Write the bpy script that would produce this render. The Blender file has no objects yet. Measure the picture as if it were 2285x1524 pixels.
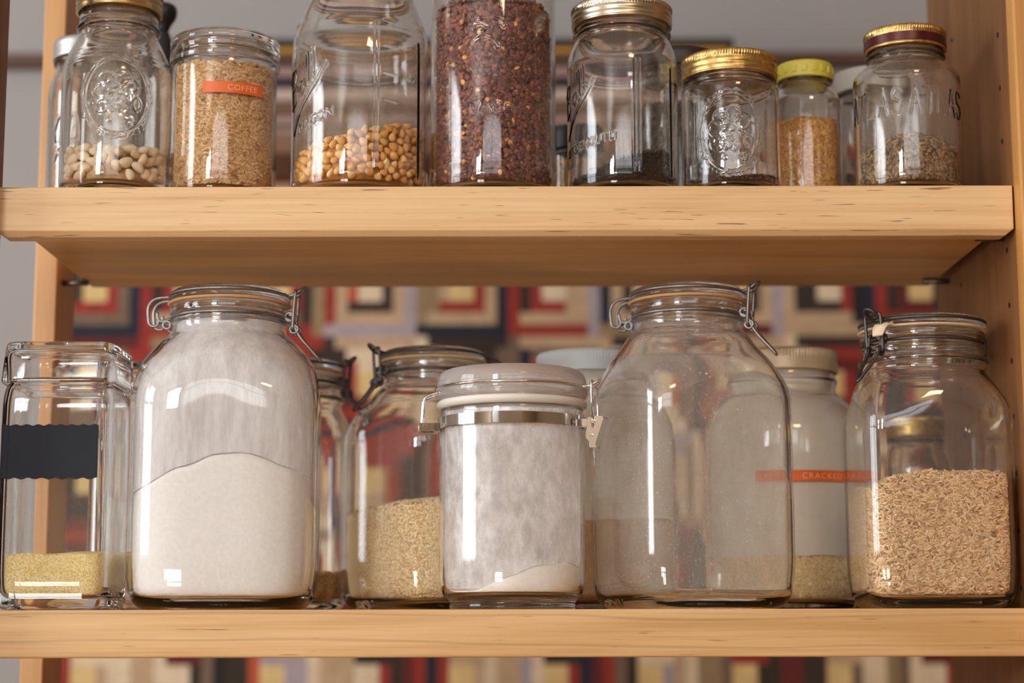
import bpy, math, random
import numpy as np
from mathutils import Vector, Matrix
random.seed(7); RNG = np.random.default_rng(11)
PI = math.pi
S = bpy.context.scene
COL = S.collection

# ------------------------------------------------------------------ camera, light, exposure
EYE = 1.15
FPX, CX, CY = 4142.0, 1142.5, 762.0
PITCH, ROLL = math.radians(8.75), math.radians(0.11)
cam = bpy.data.cameras.new('camera'); co = bpy.data.objects.new('camera', cam); COL.objects.link(co)
cam.sensor_width = 36.0; cam.lens = FPX / 2285.0 * 36.0
cam.clip_start = 0.05; cam.clip_end = 50
co.matrix_world = Matrix.Translation((0, 0, EYE)) @ Matrix.Rotation(PI / 2 + PITCH, 4, 'X') @ Matrix.Rotation(-ROLL, 4, 'Z')
cam.dof.use_dof = True; cam.dof.focus_distance = 1.63
cam.dof.aperture_fstop = cam.lens / 23.0; cam.dof.aperture_blades = 0
S.camera = co

S.view_settings.view_transform = 'Standard'; S.view_settings.look = 'None'
S.view_settings.exposure = 0.50; S.view_settings.gamma = 1.0
S.view_settings.use_curve_mapping = False

W = bpy.data.worlds.new('world'); S.world = W; W.use_nodes = True
W.node_tree.nodes['Background'].inputs['Color'].default_value = (0.85, 0.90, 1.0, 1)
W.node_tree.nodes['Background'].inputs['Strength'].default_value = 0.35

def area(name, loc, target, sx, sy, power, color):
    l = bpy.data.lights.new(name, 'AREA'); l.shape = 'RECTANGLE'; l.size = sx; l.size_y = sy
    l.energy = power; l.color = color
    o = bpy.data.objects.new(name, l); COL.objects.link(o); o.location = loc
    o.rotation_euler = (Vector(target) - Vector(loc)).to_track_quat('-Z', 'Y').to_euler()
    return o
# added broad fill, then daylight from panes behind the camera and the left window
area('broad_fill_light', (-.10, -2.74, EYE + 1.25), (-.10, 0, EYE + 1.25), 2.6, .86, 17, (0.97, 0.98, 1.0))  # broad frontal fill, added so light gets evenly into the jars
area('daylight_clear_pane', (-2.05, -2.70, EYE + 1.20), (-2.05, 0, EYE + 1.20), 0.80, 0.80, 58, (0.89, 0.955, 1.0))
area('daylight_lower_pane', (-1.75, -2.72, EYE - .68), (-1.75, 0, EYE - .68), 1.1, 0.62, 36, (1.0, 0.97, 0.92))
area('daylight_left_window', (-2.72, 0.9, EYE + 0.70), (0, 0.9, EYE + 0.70), 1.5, 1.25, 48, (0.90, 0.95, 1.0))
# added warm fill from overhead, unseen, tints the right side
area('warm_fill_light', (0.9, -1.1, 2.78), (0.9, -1.1, 0), 0.5, 0.5, 14, (1.0, 0.72, 0.42))

cy = S.cycles
cy.max_bounces = 32; cy.diffuse_bounces = 10; cy.glossy_bounces = 8; cy.transmission_bounces = 32
cy.transparent_max_bounces = 32; cy.caustics_refractive = True; cy.caustics_reflective = False
cy.sample_clamp_indirect = 60.0; cy.blur_glossy = 0.0
cy.use_adaptive_sampling = True; cy.adaptive_threshold = 0.02; cy.use_denoising = True

# ------------------------------------------------------------------ helpers
cR, sR, cP, sP = math.cos(ROLL), math.sin(ROLL), math.cos(PITCH), math.sin(PITCH)
def at(px, py, Y):
    """world point at depth Y that lies in the direction of photo pixel (px, py)"""
    a, b = (px - CX) / FPX, (CY - py) / FPX
    u, v = a * cR + b * sR, b * cR - a * sR
    d = Vector((u, cP - v * sP, sP + v * cP)); d *= Y / d.y
    return Vector((d.x, Y, d.z + EYE))
def scale_at(Y, Z):
    return FPX / (Y * cP + (Z - EYE) * sP)

def tag(o, label=None, cat=None, group=None, kind=None):
    if label: o['label'] = label
    if cat: o['category'] = cat
    if group: o['group'] = group
    if kind: o['kind'] = kind
    return o
def thing(name, label, cat, loc=(0, 0, 0), group=None):
    o = bpy.data.objects.new(name, None); COL.objects.link(o); o.location = loc; o.empty_display_size = 0.02
    return tag(o, label, cat, group)

class MB:
    """collects vertices and faces of one mesh"""
    def __init__(s): s.v = []; s.f = []; s.m = []; s.n = 0
    def add(s, V, F, mi=0):
        V = np.asarray(V, float).reshape(-1, 3); s.v.append(V)
        mi = np.broadcast_to(np.asarray(mi, int), (len(F),)) if len(F) else []
        for f, k in zip(F, mi): s.f.append(tuple(int(i) + s.n for i in f)); s.m.append(int(k))
        s.n += len(V); return s
    def box(s, x0, x1, y0, y1, z0, z1, mi=0):
        V = [(x, y, z) for z in (z0, z1) for y in (y0, y1) for x in (x0, x1)]
        return s.add(V, [(0, 2, 3, 1), (4, 5, 7, 6), (0, 1, 5, 4), (2, 6, 7, 3), (0, 4, 6, 2), (1, 3, 7, 5)], mi)
    def prism(s, poly, x0, x1, mi=0):
        """polygon in (y, z), extruded along x"""
        n = len(poly); V = [(x0, y, z) for y, z in poly] + [(x1, y, z) for y, z in poly]
        F = [tuple(range(n)), tuple(range(2 * n - 1, n - 1, -1))] + [(i, i + n, (i + 1) % n + n, (i + 1) % n) for i in range(n)]
        return s.add(V, F, mi)
    def tube(s, pts, r, n=8, closed=False, mi=0):
        P = np.asarray(pts, float); k = len(P)
        T = (np.roll(P, -1, 0) - np.roll(P, 1, 0)) if closed else np.gradient(P, axis=0)
        T /= np.linalg.norm(T, axis=1)[:, None] + 1e-12
        ref = np.array((0, 0, 1.0)) if abs(T[0, 2]) < .9 else np.array((1.0, 0, 0))
        N = np.cross(T[0], ref); N /= np.linalg.norm(N); rings = []
        for i in range(k):
            N = N - T[i] * (N @ T[i]); N /= np.linalg.norm(N) + 1e-12
            B = np.cross(T[i], N); a = np.arange(n) * 2 * PI / n
            rr = r[i] if hasattr(r, '__len__') else r
            rings.append(P[i] + rr * (np.cos(a)[:, None] * N + np.sin(a)[:, None] * B))
        V = np.concatenate(rings); F = []
        for i in range(k if closed else k - 1):
            j = (i + 1) % k
            for q in range(n): F.append((i * n + q, i * n + (q + 1) % n, j * n + (q + 1) % n, j * n + q))
        if not closed: F += [tuple(range(n - 1, -1, -1)), tuple((k - 1) * n + q for q in range(n))]
        return s.add(V, F, mi)
    def build(s, name, mats, parent=None, smooth=True, loc=None):
        me = bpy.data.meshes.new(name); me.from_pydata(np.concatenate(s.v).tolist() if s.v else [], [], s.f)
        return finish(me, name, mats, parent, smooth, loc, s.m)
def finish(me, name, mats, parent, smooth, loc, mi=None):
    for m in (mats if isinstance(mats, (list, tuple)) else [mats]): me.materials.append(m)
    if mi is not None and len(mi) and max(mi) > 0: me.polygons.foreach_set('material_index', np.asarray(mi, np.int32))
    if smooth: me.polygons.foreach_set('use_smooth', np.ones(len(me.polygons), bool))
    me.update()
    o = bpy.data.objects.new(name, me); COL.objects.link(o)
    if parent: o.parent = parent
    if loc is not None: o.location = loc
    return o
def raw_mesh(name, V, Q, mats, parent=None, smooth=True, loc=None, mi=None):
    """fast path: vertex array and face array (all quads or all triangles)"""
    V = np.asarray(V, np.float32); Q = np.asarray(Q, np.int32); n, k = Q.shape
    me = bpy.data.meshes.new(name); me.vertices.add(len(V)); me.vertices.foreach_set('co', V.ravel())
    me.loops.add(n * k); me.loops.foreach_set('vertex_index', Q.ravel())
    me.polygons.add(n); me.polygons.foreach_set('loop_start', np.arange(n, dtype=np.int32) * k)
    me.polygons.foreach_set('loop_total', np.full(n, k, np.int32)); me.update(calc_edges=True); me.validate()
    return finish(me, name, mats, parent, smooth, loc, mi)

def bevelled(o, w, seg=2):
    m = o.modifiers.new('bevel', 'BEVEL'); m.width = w; m.segments = seg; m.limit_method = 'ANGLE'; m.angle_limit = math.radians(40)
    return o
def chaikin(pts, it=2):
    P = np.asarray(pts, float)
    for _ in range(it):
        a, b = P[:-1], P[1:]
        q = np.empty((2 * len(a), P.shape[1])); q[0::2] = .75 * a + .25 * b; q[1::2] = .25 * a + .75 * b
        P = np.vstack([P[:1], q, P[-1:]])
    return P
def curve(pts, it=3, closed=False):
    P = np.asarray(pts, float)
    if closed:
        for _ in range(it):
            a, b = P, np.roll(P, -1, 0); q = np.empty((2 * len(a), 3)); q[0::2] = .75 * a + .25 * b; q[1::2] = .25 * a + .75 * b; P = q
        return P
    return chaikin(P, it)
def smoothstep(a, b, x):
    t = np.clip((x - a) / (b - a), 0, 1); return t * t * (3 - 2 * t)

def revolve(profile, thetas, mult=None, emb=None):
    """rows of (r, z) round the z axis; returns V, quads (poles are tiny rings)"""
    P = np.asarray(profile, float); nt = len(thetas); nr = len(P)
    r = np.maximum(P[:, 0], 2e-5)[:, None] * np.ones(nt); z = P[:, 1][:, None] * np.ones(nt); th = np.ones((nr, 1)) * thetas
    if mult is not None: r = r * mult(th, z)
    if emb is not None: r = r + emb(th, z, r)
    V = np.stack([r * np.cos(th), r * np.sin(th), z], -1).reshape(-1, 3)
    i = np.arange(nr - 1)[:, None] * nt; j = np.arange(nt)[None, :]; j2 = (j + 1) % nt
    Q = np.stack([i + j, i + j2, i + nt + j2, i + nt + j], -1).reshape(-1, 4)
    return V, Q
TH = lambda n: np.arange(n) * 2 * PI / n
def dense_front(n_front, n_back, half, a0=-PI / 2):
    f = np.linspace(-half, half, n_front); b = np.linspace(half, 2 * PI - half, n_back + 2)[1:-1]
    return np.concatenate([f, b]) + a0

# ------------------------------------------------------------------ materials
def nt_new(name):
    m = bpy.data.materials.new(name); m.use_nodes = True; n = m.node_tree; return m, n, n.nodes, n.links
def lin(c):
    return tuple(((v / 255) / 12.92 if v / 255 <= .04045 else ((v / 255 + .055) / 1.055) ** 2.4) for v in c)
def plain(name, rgb, rough=.6, metal=0., spec=.5, noise=0., nscale=60., bump=0., bscale=200., coat=0.):
    m, t, N, L = nt_new(name); b = N['Principled BSDF']; c = lin(rgb)
    b.inputs['Base Color'].default_value = (*c, 1); b.inputs['Roughness'].default_value = rough
    b.inputs['Metallic'].default_value = metal; b.inputs['Specular IOR Level'].default_value = spec
    if coat: b.inputs['Coat Weight'].default_value = coat
    if noise or bump:
        tc = N.new('ShaderNodeTexCoord')
    if noise:
        x = N.new('ShaderNodeTexNoise'); x.inputs['Scale'].default_value = nscale; x.inputs['Detail'].default_value = 4
        r = N.new('ShaderNodeMapRange'); r.inputs['From Min'].default_value = .3; r.inputs['From Max'].default_value = .7
        r.inputs['To Min'].default_value = 1 - noise; r.inputs['To Max'].default_value = 1 + noise
        k = N.new('ShaderNodeMix'); k.data_type = 'RGBA'; k.blend_type = 'MULTIPLY'; k.inputs['Factor'].default_value = 1
        k.inputs['A'].default_value = (*c, 1)
        L.new(tc.outputs['Object'], x.inputs['Vector']); L.new(x.outputs['Fac'], r.inputs['Value'])
        L.new(r.outputs['Result'], k.inputs['B']); L.new(k.outputs['Result'], b.inputs['Base Color'])
    if bump:
        x = N.new('ShaderNodeTexNoise'); x.inputs['Scale'].default_value = bscale; x.inputs['Detail'].default_value = 5
        u = N.new('ShaderNodeBump'); u.inputs['Strength'].default_value = bump; u.inputs['Distance'].default_value = .002
        L.new(tc.outputs['Object'], x.inputs['Vector']); L.new(x.outputs['Fac'], u.inputs['Height']); L.new(u.outputs['Normal'], b.inputs['Normal'])
    return m
def grain_mat(name, cols, rough=.55, spec=.35):
    """colour picked per grain"""
    m, t, N, L = nt_new(name); b = N['Principled BSDF']; b.inputs['Roughness'].default_value = rough; b.inputs['Specular IOR Level'].default_value = spec
    g = N.new('ShaderNodeNewGeometry'); r = N.new('ShaderNodeValToRGB'); e = r.color_ramp.elements
    while len(e) < len(cols): e.new(.5)
    for k, (p, c) in enumerate(cols): e[k].position = p; e[k].color = (*lin(c), 1)
    L.new(g.outputs['Random Per Island'], r.inputs['Fac']); L.new(r.outputs['Color'], b.inputs['Base Color'])
    return m
def object_mat(name, cols, rough=.5, spec=.4, mottle=.0):
    """colour picked per object (beans, kernels)"""
    m, t, N, L = nt_new(name); b = N['Principled BSDF']; b.inputs['Roughness'].default_value = rough; b.inputs['Specular IOR Level'].default_value = spec
    g = N.new('ShaderNodeObjectInfo'); r = N.new('ShaderNodeValToRGB'); e = r.color_ramp.elements
    while len(e) < len(cols): e.new(.5)
    for k, (p, c) in enumerate(cols): e[k].position = p; e[k].color = (*lin(c), 1)
    L.new(g.outputs['Random'], r.inputs['Fac']); L.new(r.outputs['Color'], b.inputs['Base Color'])
    return m
def glass(name, color=(1, 1, 1), rough=0.0, ior=1.45):
    m, t, N, L = nt_new(name); N.remove(N['Principled BSDF'])
    g = N.new('ShaderNodeBsdfGlass'); g.inputs['Color'].default_value = (*color, 1); g.inputs['Roughness'].default_value = rough; g.inputs['IOR'].default_value = ior
    L.new(g.outputs[0], N['Material Output'].inputs['Surface']); return m
def dusty(name, dust, lo, hi, scale=(30, 30, 10), base=0., top=1., detail=6., speck=0., trans=.2):
    """patchy film of dust clinging to the inside of a jar: clear where there is none, matt where there is"""
    m, t, N, L = nt_new(name); N.remove(N['Principled BSDF'])
    g = N.new('ShaderNodeBsdfTransparent')
    d = N.new('ShaderNodeBsdfDiffuse'); d.inputs['Color'].default_value = (*lin(dust), 1)
    tr = N.new('ShaderNodeBsdfTranslucent'); tr.inputs['Color'].default_value = (*lin(dust), 1)
    dm = N.new('ShaderNodeMixShader'); dm.inputs[0].default_value = trans
    tc = N.new('ShaderNodeTexCoord'); mp = N.new('ShaderNodeMapping'); mp.inputs['Scale'].default_value = scale
    x = N.new('ShaderNodeTexNoise'); x.inputs['Scale'].default_value = 1; x.inputs['Detail'].default_value = detail; x.inputs['Roughness'].default_value = .72; x.inputs['Distortion'].default_value = .15
    r = N.new('ShaderNodeMapRange'); r.inputs['From Min'].default_value = lo; r.inputs['From Max'].default_value = hi
    r.inputs['To Min'].default_value = base; r.inputs['To Max'].default_value = top
    mx = N.new('ShaderNodeMixShader')
    L.new(tc.outputs['Object'], mp.inputs['Vector']); L.new(mp.outputs[0], x.inputs['Vector']); L.new(x.outputs['Fac'], r.inputs['Value'])
    fac = r.outputs['Result']
    if speck:
        v = N.new('ShaderNodeTexNoise'); v.inputs['Scale'].default_value = 420; v.inputs['Detail'].default_value = 2
        q = N.new('ShaderNodeMapRange'); q.inputs['From Min'].default_value = .66; q.inputs['From Max'].default_value = .74; q.inputs['To Max'].default_value = speck
        a = N.new('ShaderNodeMath'); a.operation = 'ADD'; a.use_clamp = True
        L.new(tc.outputs['Object'], v.inputs['Vector']); L.new(v.outputs['Fac'], q.inputs['Value']); L.new(q.outputs['Result'], a.inputs[0]); L.new(fac, a.inputs[1]); fac = a.outputs[0]
    L.new(d.outputs[0], dm.inputs[1]); L.new(tr.outputs[0], dm.inputs[2])
    L.new(fac, mx.inputs[0]); L.new(g.outputs[0], mx.inputs[1]); L.new(dm.outputs[0], mx.inputs[2])
    L.new(mx.outputs[0], N['Material Output'].inputs['Surface']); return m
def wood(name, light, mid, dark, along='X', flecks=True, rough=.42, fscale=1.0, seed=0., wave=.35, rings=(1.2, 6, 4), fl=.665):
    m, t, N, L = nt_new(name); b = N['Principled BSDF']; b.inputs['Roughness'].default_value = rough; b.inputs['Specular IOR Level'].default_value = .35
    tc = N.new('ShaderNodeTexCoord'); mp = N.new('ShaderNodeMapping'); mp.inputs['Location'].default_value = (seed, seed * 1.7, seed * .6)
    L.new(tc.outputs['Object'], mp.inputs['Vector'])
    def mapped(sl, sx):
        k = N.new('ShaderNodeMapping'); k.inputs['Scale'].default_value = (sl, sx, sx) if along == 'X' else (sx, sx, sl)
        L.new(mp.outputs[0], k.inputs['Vector']); return k
    def noise(sl, sx, detail=5, dist=0., scale=1.):
        x = N.new('ShaderNodeTexNoise'); x.inputs['Scale'].default_value = scale; x.inputs['Detail'].default_value = detail; x.inputs['Distortion'].default_value = dist
        L.new(mapped(sl, sx).outputs[0], x.inputs['Vector']); return x
    big = noise(2.2, 26, 3, .6); fine = noise(9, 420, 4)
    ramp = N.new('ShaderNodeValToRGB'); e = ramp.color_ramp.elements; e.new(.5)
    for k, (p, c) in enumerate(((.28, dark), (.5, mid), (.72, light))): e[k].position = p; e[k].color = (*lin(c), 1)
    ad = N.new('ShaderNodeMath'); ad.operation = 'MULTIPLY_ADD'; ad.inputs[1].default_value = .55
    L.new(fine.outputs['Fac'], ad.inputs[0]); sb = N.new('ShaderNodeMath'); sb.operation = 'SUBTRACT'; sb.inputs[1].default_value = .275
    L.new(big.outputs['Fac'], sb.inputs[0]); L.new(sb.outputs[0], ad.inputs[2]); L.new(ad.outputs[0], ramp.inputs['Fac'])
    col = ramp.outputs['Color']
    # growth-ring lines
    wv = N.new('ShaderNodeTexWave'); wv.wave_type = 'BANDS'; wv.bands_direction = 'Z' if along == 'X' else 'X'; wv.inputs['Scale'].default_value = 1.0; wv.inputs['Distortion'].default_value = rings[2]; wv.inputs['Detail'].default_value = 2; wv.inputs['Detail Scale'].default_value = .8
    L.new(mapped(rings[0], rings[1]).outputs[0], wv.inputs['Vector'])
    wr = N.new('ShaderNodeMapRange'); wr.inputs['From Min'].default_value = .0; wr.inputs['From Max'].default_value = .04; wr.inputs['To Min'].default_value = wave; wr.inputs['To Max'].default_value = 0
    L.new(wv.outputs['Fac'], wr.inputs['Value'])
    mw = N.new('ShaderNodeMix'); mw.data_type = 'RGBA'; mw.inputs['B'].default_value = (*lin(tuple(v * .72 for v in dark)), 1)
    L.new(wr.outputs['Result'], mw.inputs['Factor']); L.new(col, mw.inputs['A']); col = mw.outputs['Result']
    if flecks:
        f = noise(22 * fscale, 560 * fscale, 2, .2)
        fr = N.new('ShaderNodeMapRange'); fr.inputs['From Min'].default_value = fl; fr.inputs['From Max'].default_value = fl + .055; fr.inputs['To Max'].default_value = .75
        L.new(f.outputs['Fac'], fr.inputs['Value'])
        mf = N.new('ShaderNodeMix'); mf.data_type = 'RGBA'; mf.inputs['B'].default_value = (*lin((112, 70, 34)), 1)
        L.new(fr.outputs['Result'], mf.inputs['Factor']); L.new(col, mf.inputs['A']); col = mf.outputs['Result']
    L.new(col, b.inputs['Base Color'])
    u = N.new('ShaderNodeBump'); u.inputs['Strength'].default_value = .12; u.inputs['Distance'].default_value = .001
    L.new(fine.outputs['Fac'], u.inputs['Height']); L.new(u.outputs['Normal'], b.inputs['Normal'])
    return m
def powder_mat(name, a, b_, scale=350., bump=.35, detail=4.):
    m, t, N, L = nt_new(name); b = N['Principled BSDF']; b.inputs['Roughness'].default_value = .95; b.inputs['Specular IOR Level'].default_value = .1
    tc = N.new('ShaderNodeTexCoord'); x = N.new('ShaderNodeTexNoise'); x.inputs['Scale'].default_value = scale; x.inputs['Detail'].default_value = detail
    r = N.new('ShaderNodeValToRGB'); e = r.color_ramp.elements; e[0].position = .35; e[1].position = .65; e[0].color = (*lin(a), 1); e[1].color = (*lin(b_), 1)
    u = N.new('ShaderNodeBump'); u.inputs['Strength'].default_value = bump; u.inputs['Distance'].default_value = .001
    L.new(tc.outputs['Object'], x.inputs['Vector']); L.new(x.outputs['Fac'], r.inputs['Fac']); L.new(r.outputs['Color'], b.inputs['Base Color'])
    L.new(x.outputs['Fac'], u.inputs['Height']); L.new(u.outputs['Normal'], b.inputs['Normal']); return m

M = {}
M['lip'] = wood('maple lip', (232, 196, 146), (224, 184, 132), (208, 164, 110), seed=3.1, wave=.14, rings=(1.2, 26, 3))
M['lip2'] = wood('maple lip lower', (228, 188, 136), (218, 176, 122), (200, 155, 100), seed=8.4, wave=.32, rings=(2.6, 15, 4.5), fl=.695)
M['board'] = wood('maple board', (228, 180, 112), (218, 168, 100), (202, 150, 84), flecks=False, seed=5.)
M['panel'] = wood('shaded maple', (138, 95, 54), (128, 85, 46), (112, 72, 37), along='Z', flecks=False, seed=1.3, rough=.5, wave=.12)  # darker than the post wood; shade of the inner faces is in the colour
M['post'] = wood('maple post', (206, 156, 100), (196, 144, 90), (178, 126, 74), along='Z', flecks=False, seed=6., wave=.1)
M['hole'] = plain('drilled hole', (30, 20, 12), .9)
M['steel'] = plain('galvanised wire', (150, 146, 142), .42, 1., noise=.15, nscale=300)
M['dark_wire'] = plain('tarnished wire', (98, 94, 90), .5, 1., noise=.2, nscale=300)
M['chrome'] = plain('polished steel', (225, 224, 222), .07, 1.)
M['pin'] = plain('shelf pin steel', (120, 115, 108), .4, 1.)
M['rubber_orange'] = plain('orange rubber', (222, 172, 118), .65)
M['rubber_cream'] = plain('cream rubber', (226, 204, 170), .65, noise=.08, nscale=120)
M['rubber_white'] = plain('white silicone', (228, 222, 212), .5)
M['rubber_yellow'] = plain('yellowed rubber', (214, 186, 128), .6)
M['gold'] = plain('gold lid', (206, 180, 128), .30, 1., noise=.10, nscale=40)
M['gold_worn'] = plain('worn gold lid', (204, 170, 106), .36, 1., noise=.35, nscale=180)
M['silver_gold'] = plain('pale gold lid', (206, 190, 166), .30, 1., noise=.05)
M['maroon'] = plain('maroon lacquer', (84, 30, 34), .3, .4)
M['zinc'] = plain('zinc lid', (176, 172, 168), .45, .8)
M['white_lid'] = plain('white lid', (208, 214, 214), .45)
M['cream_lid'] = plain('cream gold lid', (226, 206, 168), .35, .3)
M['grey_lid'] = plain('grey lid', (176, 172, 160), .5)
M['dark_lid'] = plain('dark lid', (48, 32, 30), .4)
M['black'] = plain('black plastic', (26, 25, 27), .4)
M['yellow_lid'] = plain('yellow lid', (214, 200, 78), .45)
M['label_black'] = plain('black chalk label', (34, 38, 46), .85, noise=.08, nscale=50)
M['tape'] = plain('orange embossing tape', (226, 104, 32), .4)
M['tape_text'] = plain('embossed tape letters', (246, 176, 140), .6)
M['glass'] = glass('clear glass', (.99, .993, .99))
M['glass_smoke'] = glass('aged glass', (.975, .972, .962))
M['acrylic'] = glass('clear acrylic', (.995, .995, .995), ior=1.42)
M['in_clean'] = dusty('light haze', (226, 219, 212), .35, .75, (22, 22, 9), .02, .09)
M['in_smoke'] = dusty('old haze', (206, 194, 180), .30, .75, (18, 18, 7), .06, .20)
M['in_empty'] = dusty('dust specks', (236, 228, 220), .35, .75, (16, 16, 8), .12, .34, speck=.35)
M['in_flour'] = dusty('flour film', (243, 240, 240), .36, .66, (75, 75, 14), .62, .96, detail=10)
M['in_acrylic'] = dusty('flour smears', (250, 249, 249), .40, .68, (48, 48, 24), .34, .94, speck=.25, detail=11)
M['in_frost'] = dusty('mealy film', (246, 241, 232), .30, .70, (14, 14, 7), .74, .94, trans=.2)
def milky(name, rgb, f):
    m = glass(name, (.995, .995, .995), ior=1.42); N, L = m.node_tree.nodes, m.node_tree.links
    d = N.new('ShaderNodeBsdfDiffuse'); d.inputs['Color'].default_value = (*lin(rgb), 1)
    x = N.new('ShaderNodeMixShader'); x.inputs[0].default_value = f
    g = [n for n in N if n.type == 'BSDF_GLASS'][0]
    L.new(g.outputs[0], x.inputs[1]); L.new(d.outputs[0], x.inputs[2]); L.new(x.outputs[0], N['Material Output'].inputs['Surface']); return m
M['milky'] = milky('cloudy acrylic lid', (252, 246, 240), .2)

# ------------------------------------------------------------------ setting
ZS = at(1142, 1359.5, 1.6).z          # top of the lower shelf
ZU = at(1142, 415.5, 1.6).z           # top of the upper shelf
YW = 3.0
def struct(name, mb, mat, smooth=False):
    return tag(mb.build(name, mat, None, smooth), kind='structure')
wall_m = plain('grey painted wall', (164, 159, 156), .85, noise=.02, nscale=6)
struct('wall_back', MB().box(-2.7, 3.2, YW, YW + .1, 0, 2.9), wall_m)
struct('floor', MB().box(-2.7, 3.2, -2.7, YW, -.05, 0), wood('floor boards', (190, 150, 105), (176, 134, 90), (150, 108, 70), flecks=False))
struct('ceiling', MB().box(-2.7, 3.2, -2.7, YW, 2.9, 2.95), plain('ceiling white', (225, 222, 216), .9))
room_m = plain('warm room wall', (150, 128, 104), .85)
struct('wall_right', MB().box(3.2, 3.25, -2.7, YW, 0, 2.9), room_m)
wz0, wz1 = EYE + .80, EYE + 1.70
def wall_with_holes(name, axis, pos, lo, hi, cuts, th=.1):
    mb = MB(); A = sorted({lo, hi, *[c[0] for c in cuts], *[c[1] for c in cuts]}); Z = sorted({0, 2.9, *[c[2] for c in cuts], *[c[3] for c in cuts]})
    for a0, a1 in zip(A[:-1], A[1:]):
        for b0, b1 in zip(Z[:-1], Z[1:]):
            if any(c[0] <= a0 and a1 <= c[1] and c[2] <= b0 and b1 <= c[3] for c in cuts): continue
            if axis == 'y': mb.box(a0, a1, pos - th, pos, b0, b1)
            else: mb.box(pos - th, pos, a0, a1, b0, b1)
    return struct(name, mb, room_m)
wall_with_holes('wall_front', 'y', -2.6, -2.7, 3.2, [(-1.42, 1.22, wz0, wz1), (-2.47, -1.63, wz0, wz1 - .08), (-2.32, -1.18, EYE - 1.0, EYE - .36)])
wall_with_holes('wall_left', 'x', -2.6, -2.7, YW, [(.12, 1.68, EYE + .05, EYE + 1.35)])
def window(name, axis, pos, h0, h1, z0, z1):
    mb = MB(); w = .05
    bars = [(h0, h0 + w, z0, z1), (h1 - w, h1, z0, z1), (h0, h1, z0, z0 + w), (h0, h1, z1 - w, z1), ((h0 + h1) / 2 - .02, (h0 + h1) / 2 + .02, z0, z1), (h0, h1, (z0 + z1) / 2 - .025, (z0 + z1) / 2 + .025)]
    for a0, a1, b0, b1 in bars:
        if axis == 'y': mb.box(a0, a1, pos - .05, pos - .01, b0, b1)
        else: mb.box(pos - .05, pos - .01, a0, a1, b0, b1)
    struct(name, mb, plain('white window frame', (225, 222, 214), .5))
window('added_window', 'y', -2.6, -1.42, 1.22, wz0, wz1)  # unseen frame, added round the broad fill light
window('window_4', 'y', -2.6, -2.47, -1.63, wz0, wz1 - .08)
window('window_3', 'y', -2.6, -2.32, -1.18, EYE - 1.0, EYE - .36)
window('window_2', 'x', -2.6, 0.12, 1.68, EYE + .05, EYE + 1.35)
# brown wooden rail on the back wall
zr0, zr1 = at(60, 156, YW).z, at(60, 131, YW).z
struct('trim_1', MB().box(-2.6, 3.2, YW - .03, YW, zr0, zr1), plain('brown rail', (92, 62, 44), .6))

# quilt of log-cabin blocks hanging on the back wall
QC = dict(k=(58, 46, 38), r=(150, 52, 42), m=(98, 40, 36), n=(36, 41, 54), t=(190, 160, 126), p=(222, 200, 168), y=(220, 190, 130), g=(120, 98, 80), l=(168, 154, 158), o=(150, 126, 92), b=(38, 34, 34), e=(186, 84, 60))
qk = list(QC); qm = [plain('quilt cotton ' + k, QC[k], .95, noise=.10, nscale=60, bump=.2, bscale=400) for k in qk]
# each block: centre, then rings of four strips (left, right, bottom, top) from the inside out
rows0 = ['y krrt tggt tnnt', 'p rkrk kgtg rtrk', 'y rrtk tkgt torm', 'p ekkt ttto rllt', 'y trrt ottt onnt', 'p rtrt kttk rlrn', 'p ktkr trtl nkor', 'y rkrt gttk tlmt', 'p krkt kbtt tntl', 'y mkmk kmrk rmkk']
darks, lights = 'kmrngbk', 'tpoltgp'
quilt = MB()
pitch, qx0, qz0 = .1495, (220 - CX) / FPX * 3.05, at(1142, 650, YW).z
for rr in range(-5, 2):
    for c in range(-1, 11):
        spec = rows0[c].split() if rr == 0 and 0 <= c < len(rows0) else None
        if not spec:
            ch = random.choice
            spec = [ch('ypy')] + [''.join([ch('rrke'), ch(lights), ch('rkm'), ch(lights)]) for _ in (0,)] + [''.join([ch(darks), ch(lights), ch(darks), ch(lights)]) for _ in (0, 1)]
            if (c + rr) % 2: spec = [spec[0]] + [s_[1] + s_[0] + s_[3] + s_[2] for s_ in spec[1:]]
        cx_, cz_ = qx0 + c * pitch, qz0 + rr * .156
        hx, hz = pitch / 2, .078
        fr = [.26, .5, .75, 1.0]; yq = YW - .022
        def quad(x0, x1, z0, z1, k, d=0.):
            quilt.add([(x0, yq - d, z0), (x1, yq - d, z0), (x1, yq - d, z1), (x0, yq - d, z1)], [(0, 1, 2, 3)], qk.index(k))
        a = fr[0]; quad(cx_ - hx * a, cx_ + hx * a, cz_ - hz * a, cz_ + hz * a, spec[0])
        for s_, (i0, i1) in zip(spec[1:], zip(fr[:-1], fr[1:])):
            quad(cx_ - hx * i1, cx_ - hx * i0, cz_ - hz * i0, cz_ + hz * i1, s_[0])
            quad(cx_ + hx * i0, cx_ + hx * i1, cz_ - hz * i1, cz_ + hz * i0, s_[1])
            quad(cx_ - hx * i1, cx_ + hx * i0, cz_ - hz * i1, cz_ - hz * i0, s_[2])
            quad(cx_ - hx * i0, cx_ + hx * i1, cz_ + hz * i0, cz_ + hz * i1, s_[3])
qx_l, qx_r, qz_b, qz_t = qx0 - 1.5 * pitch, qx0 + 10.5 * pitch, qz0 - 5.5 * .156, qz0 + 1.5 * .156
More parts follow.
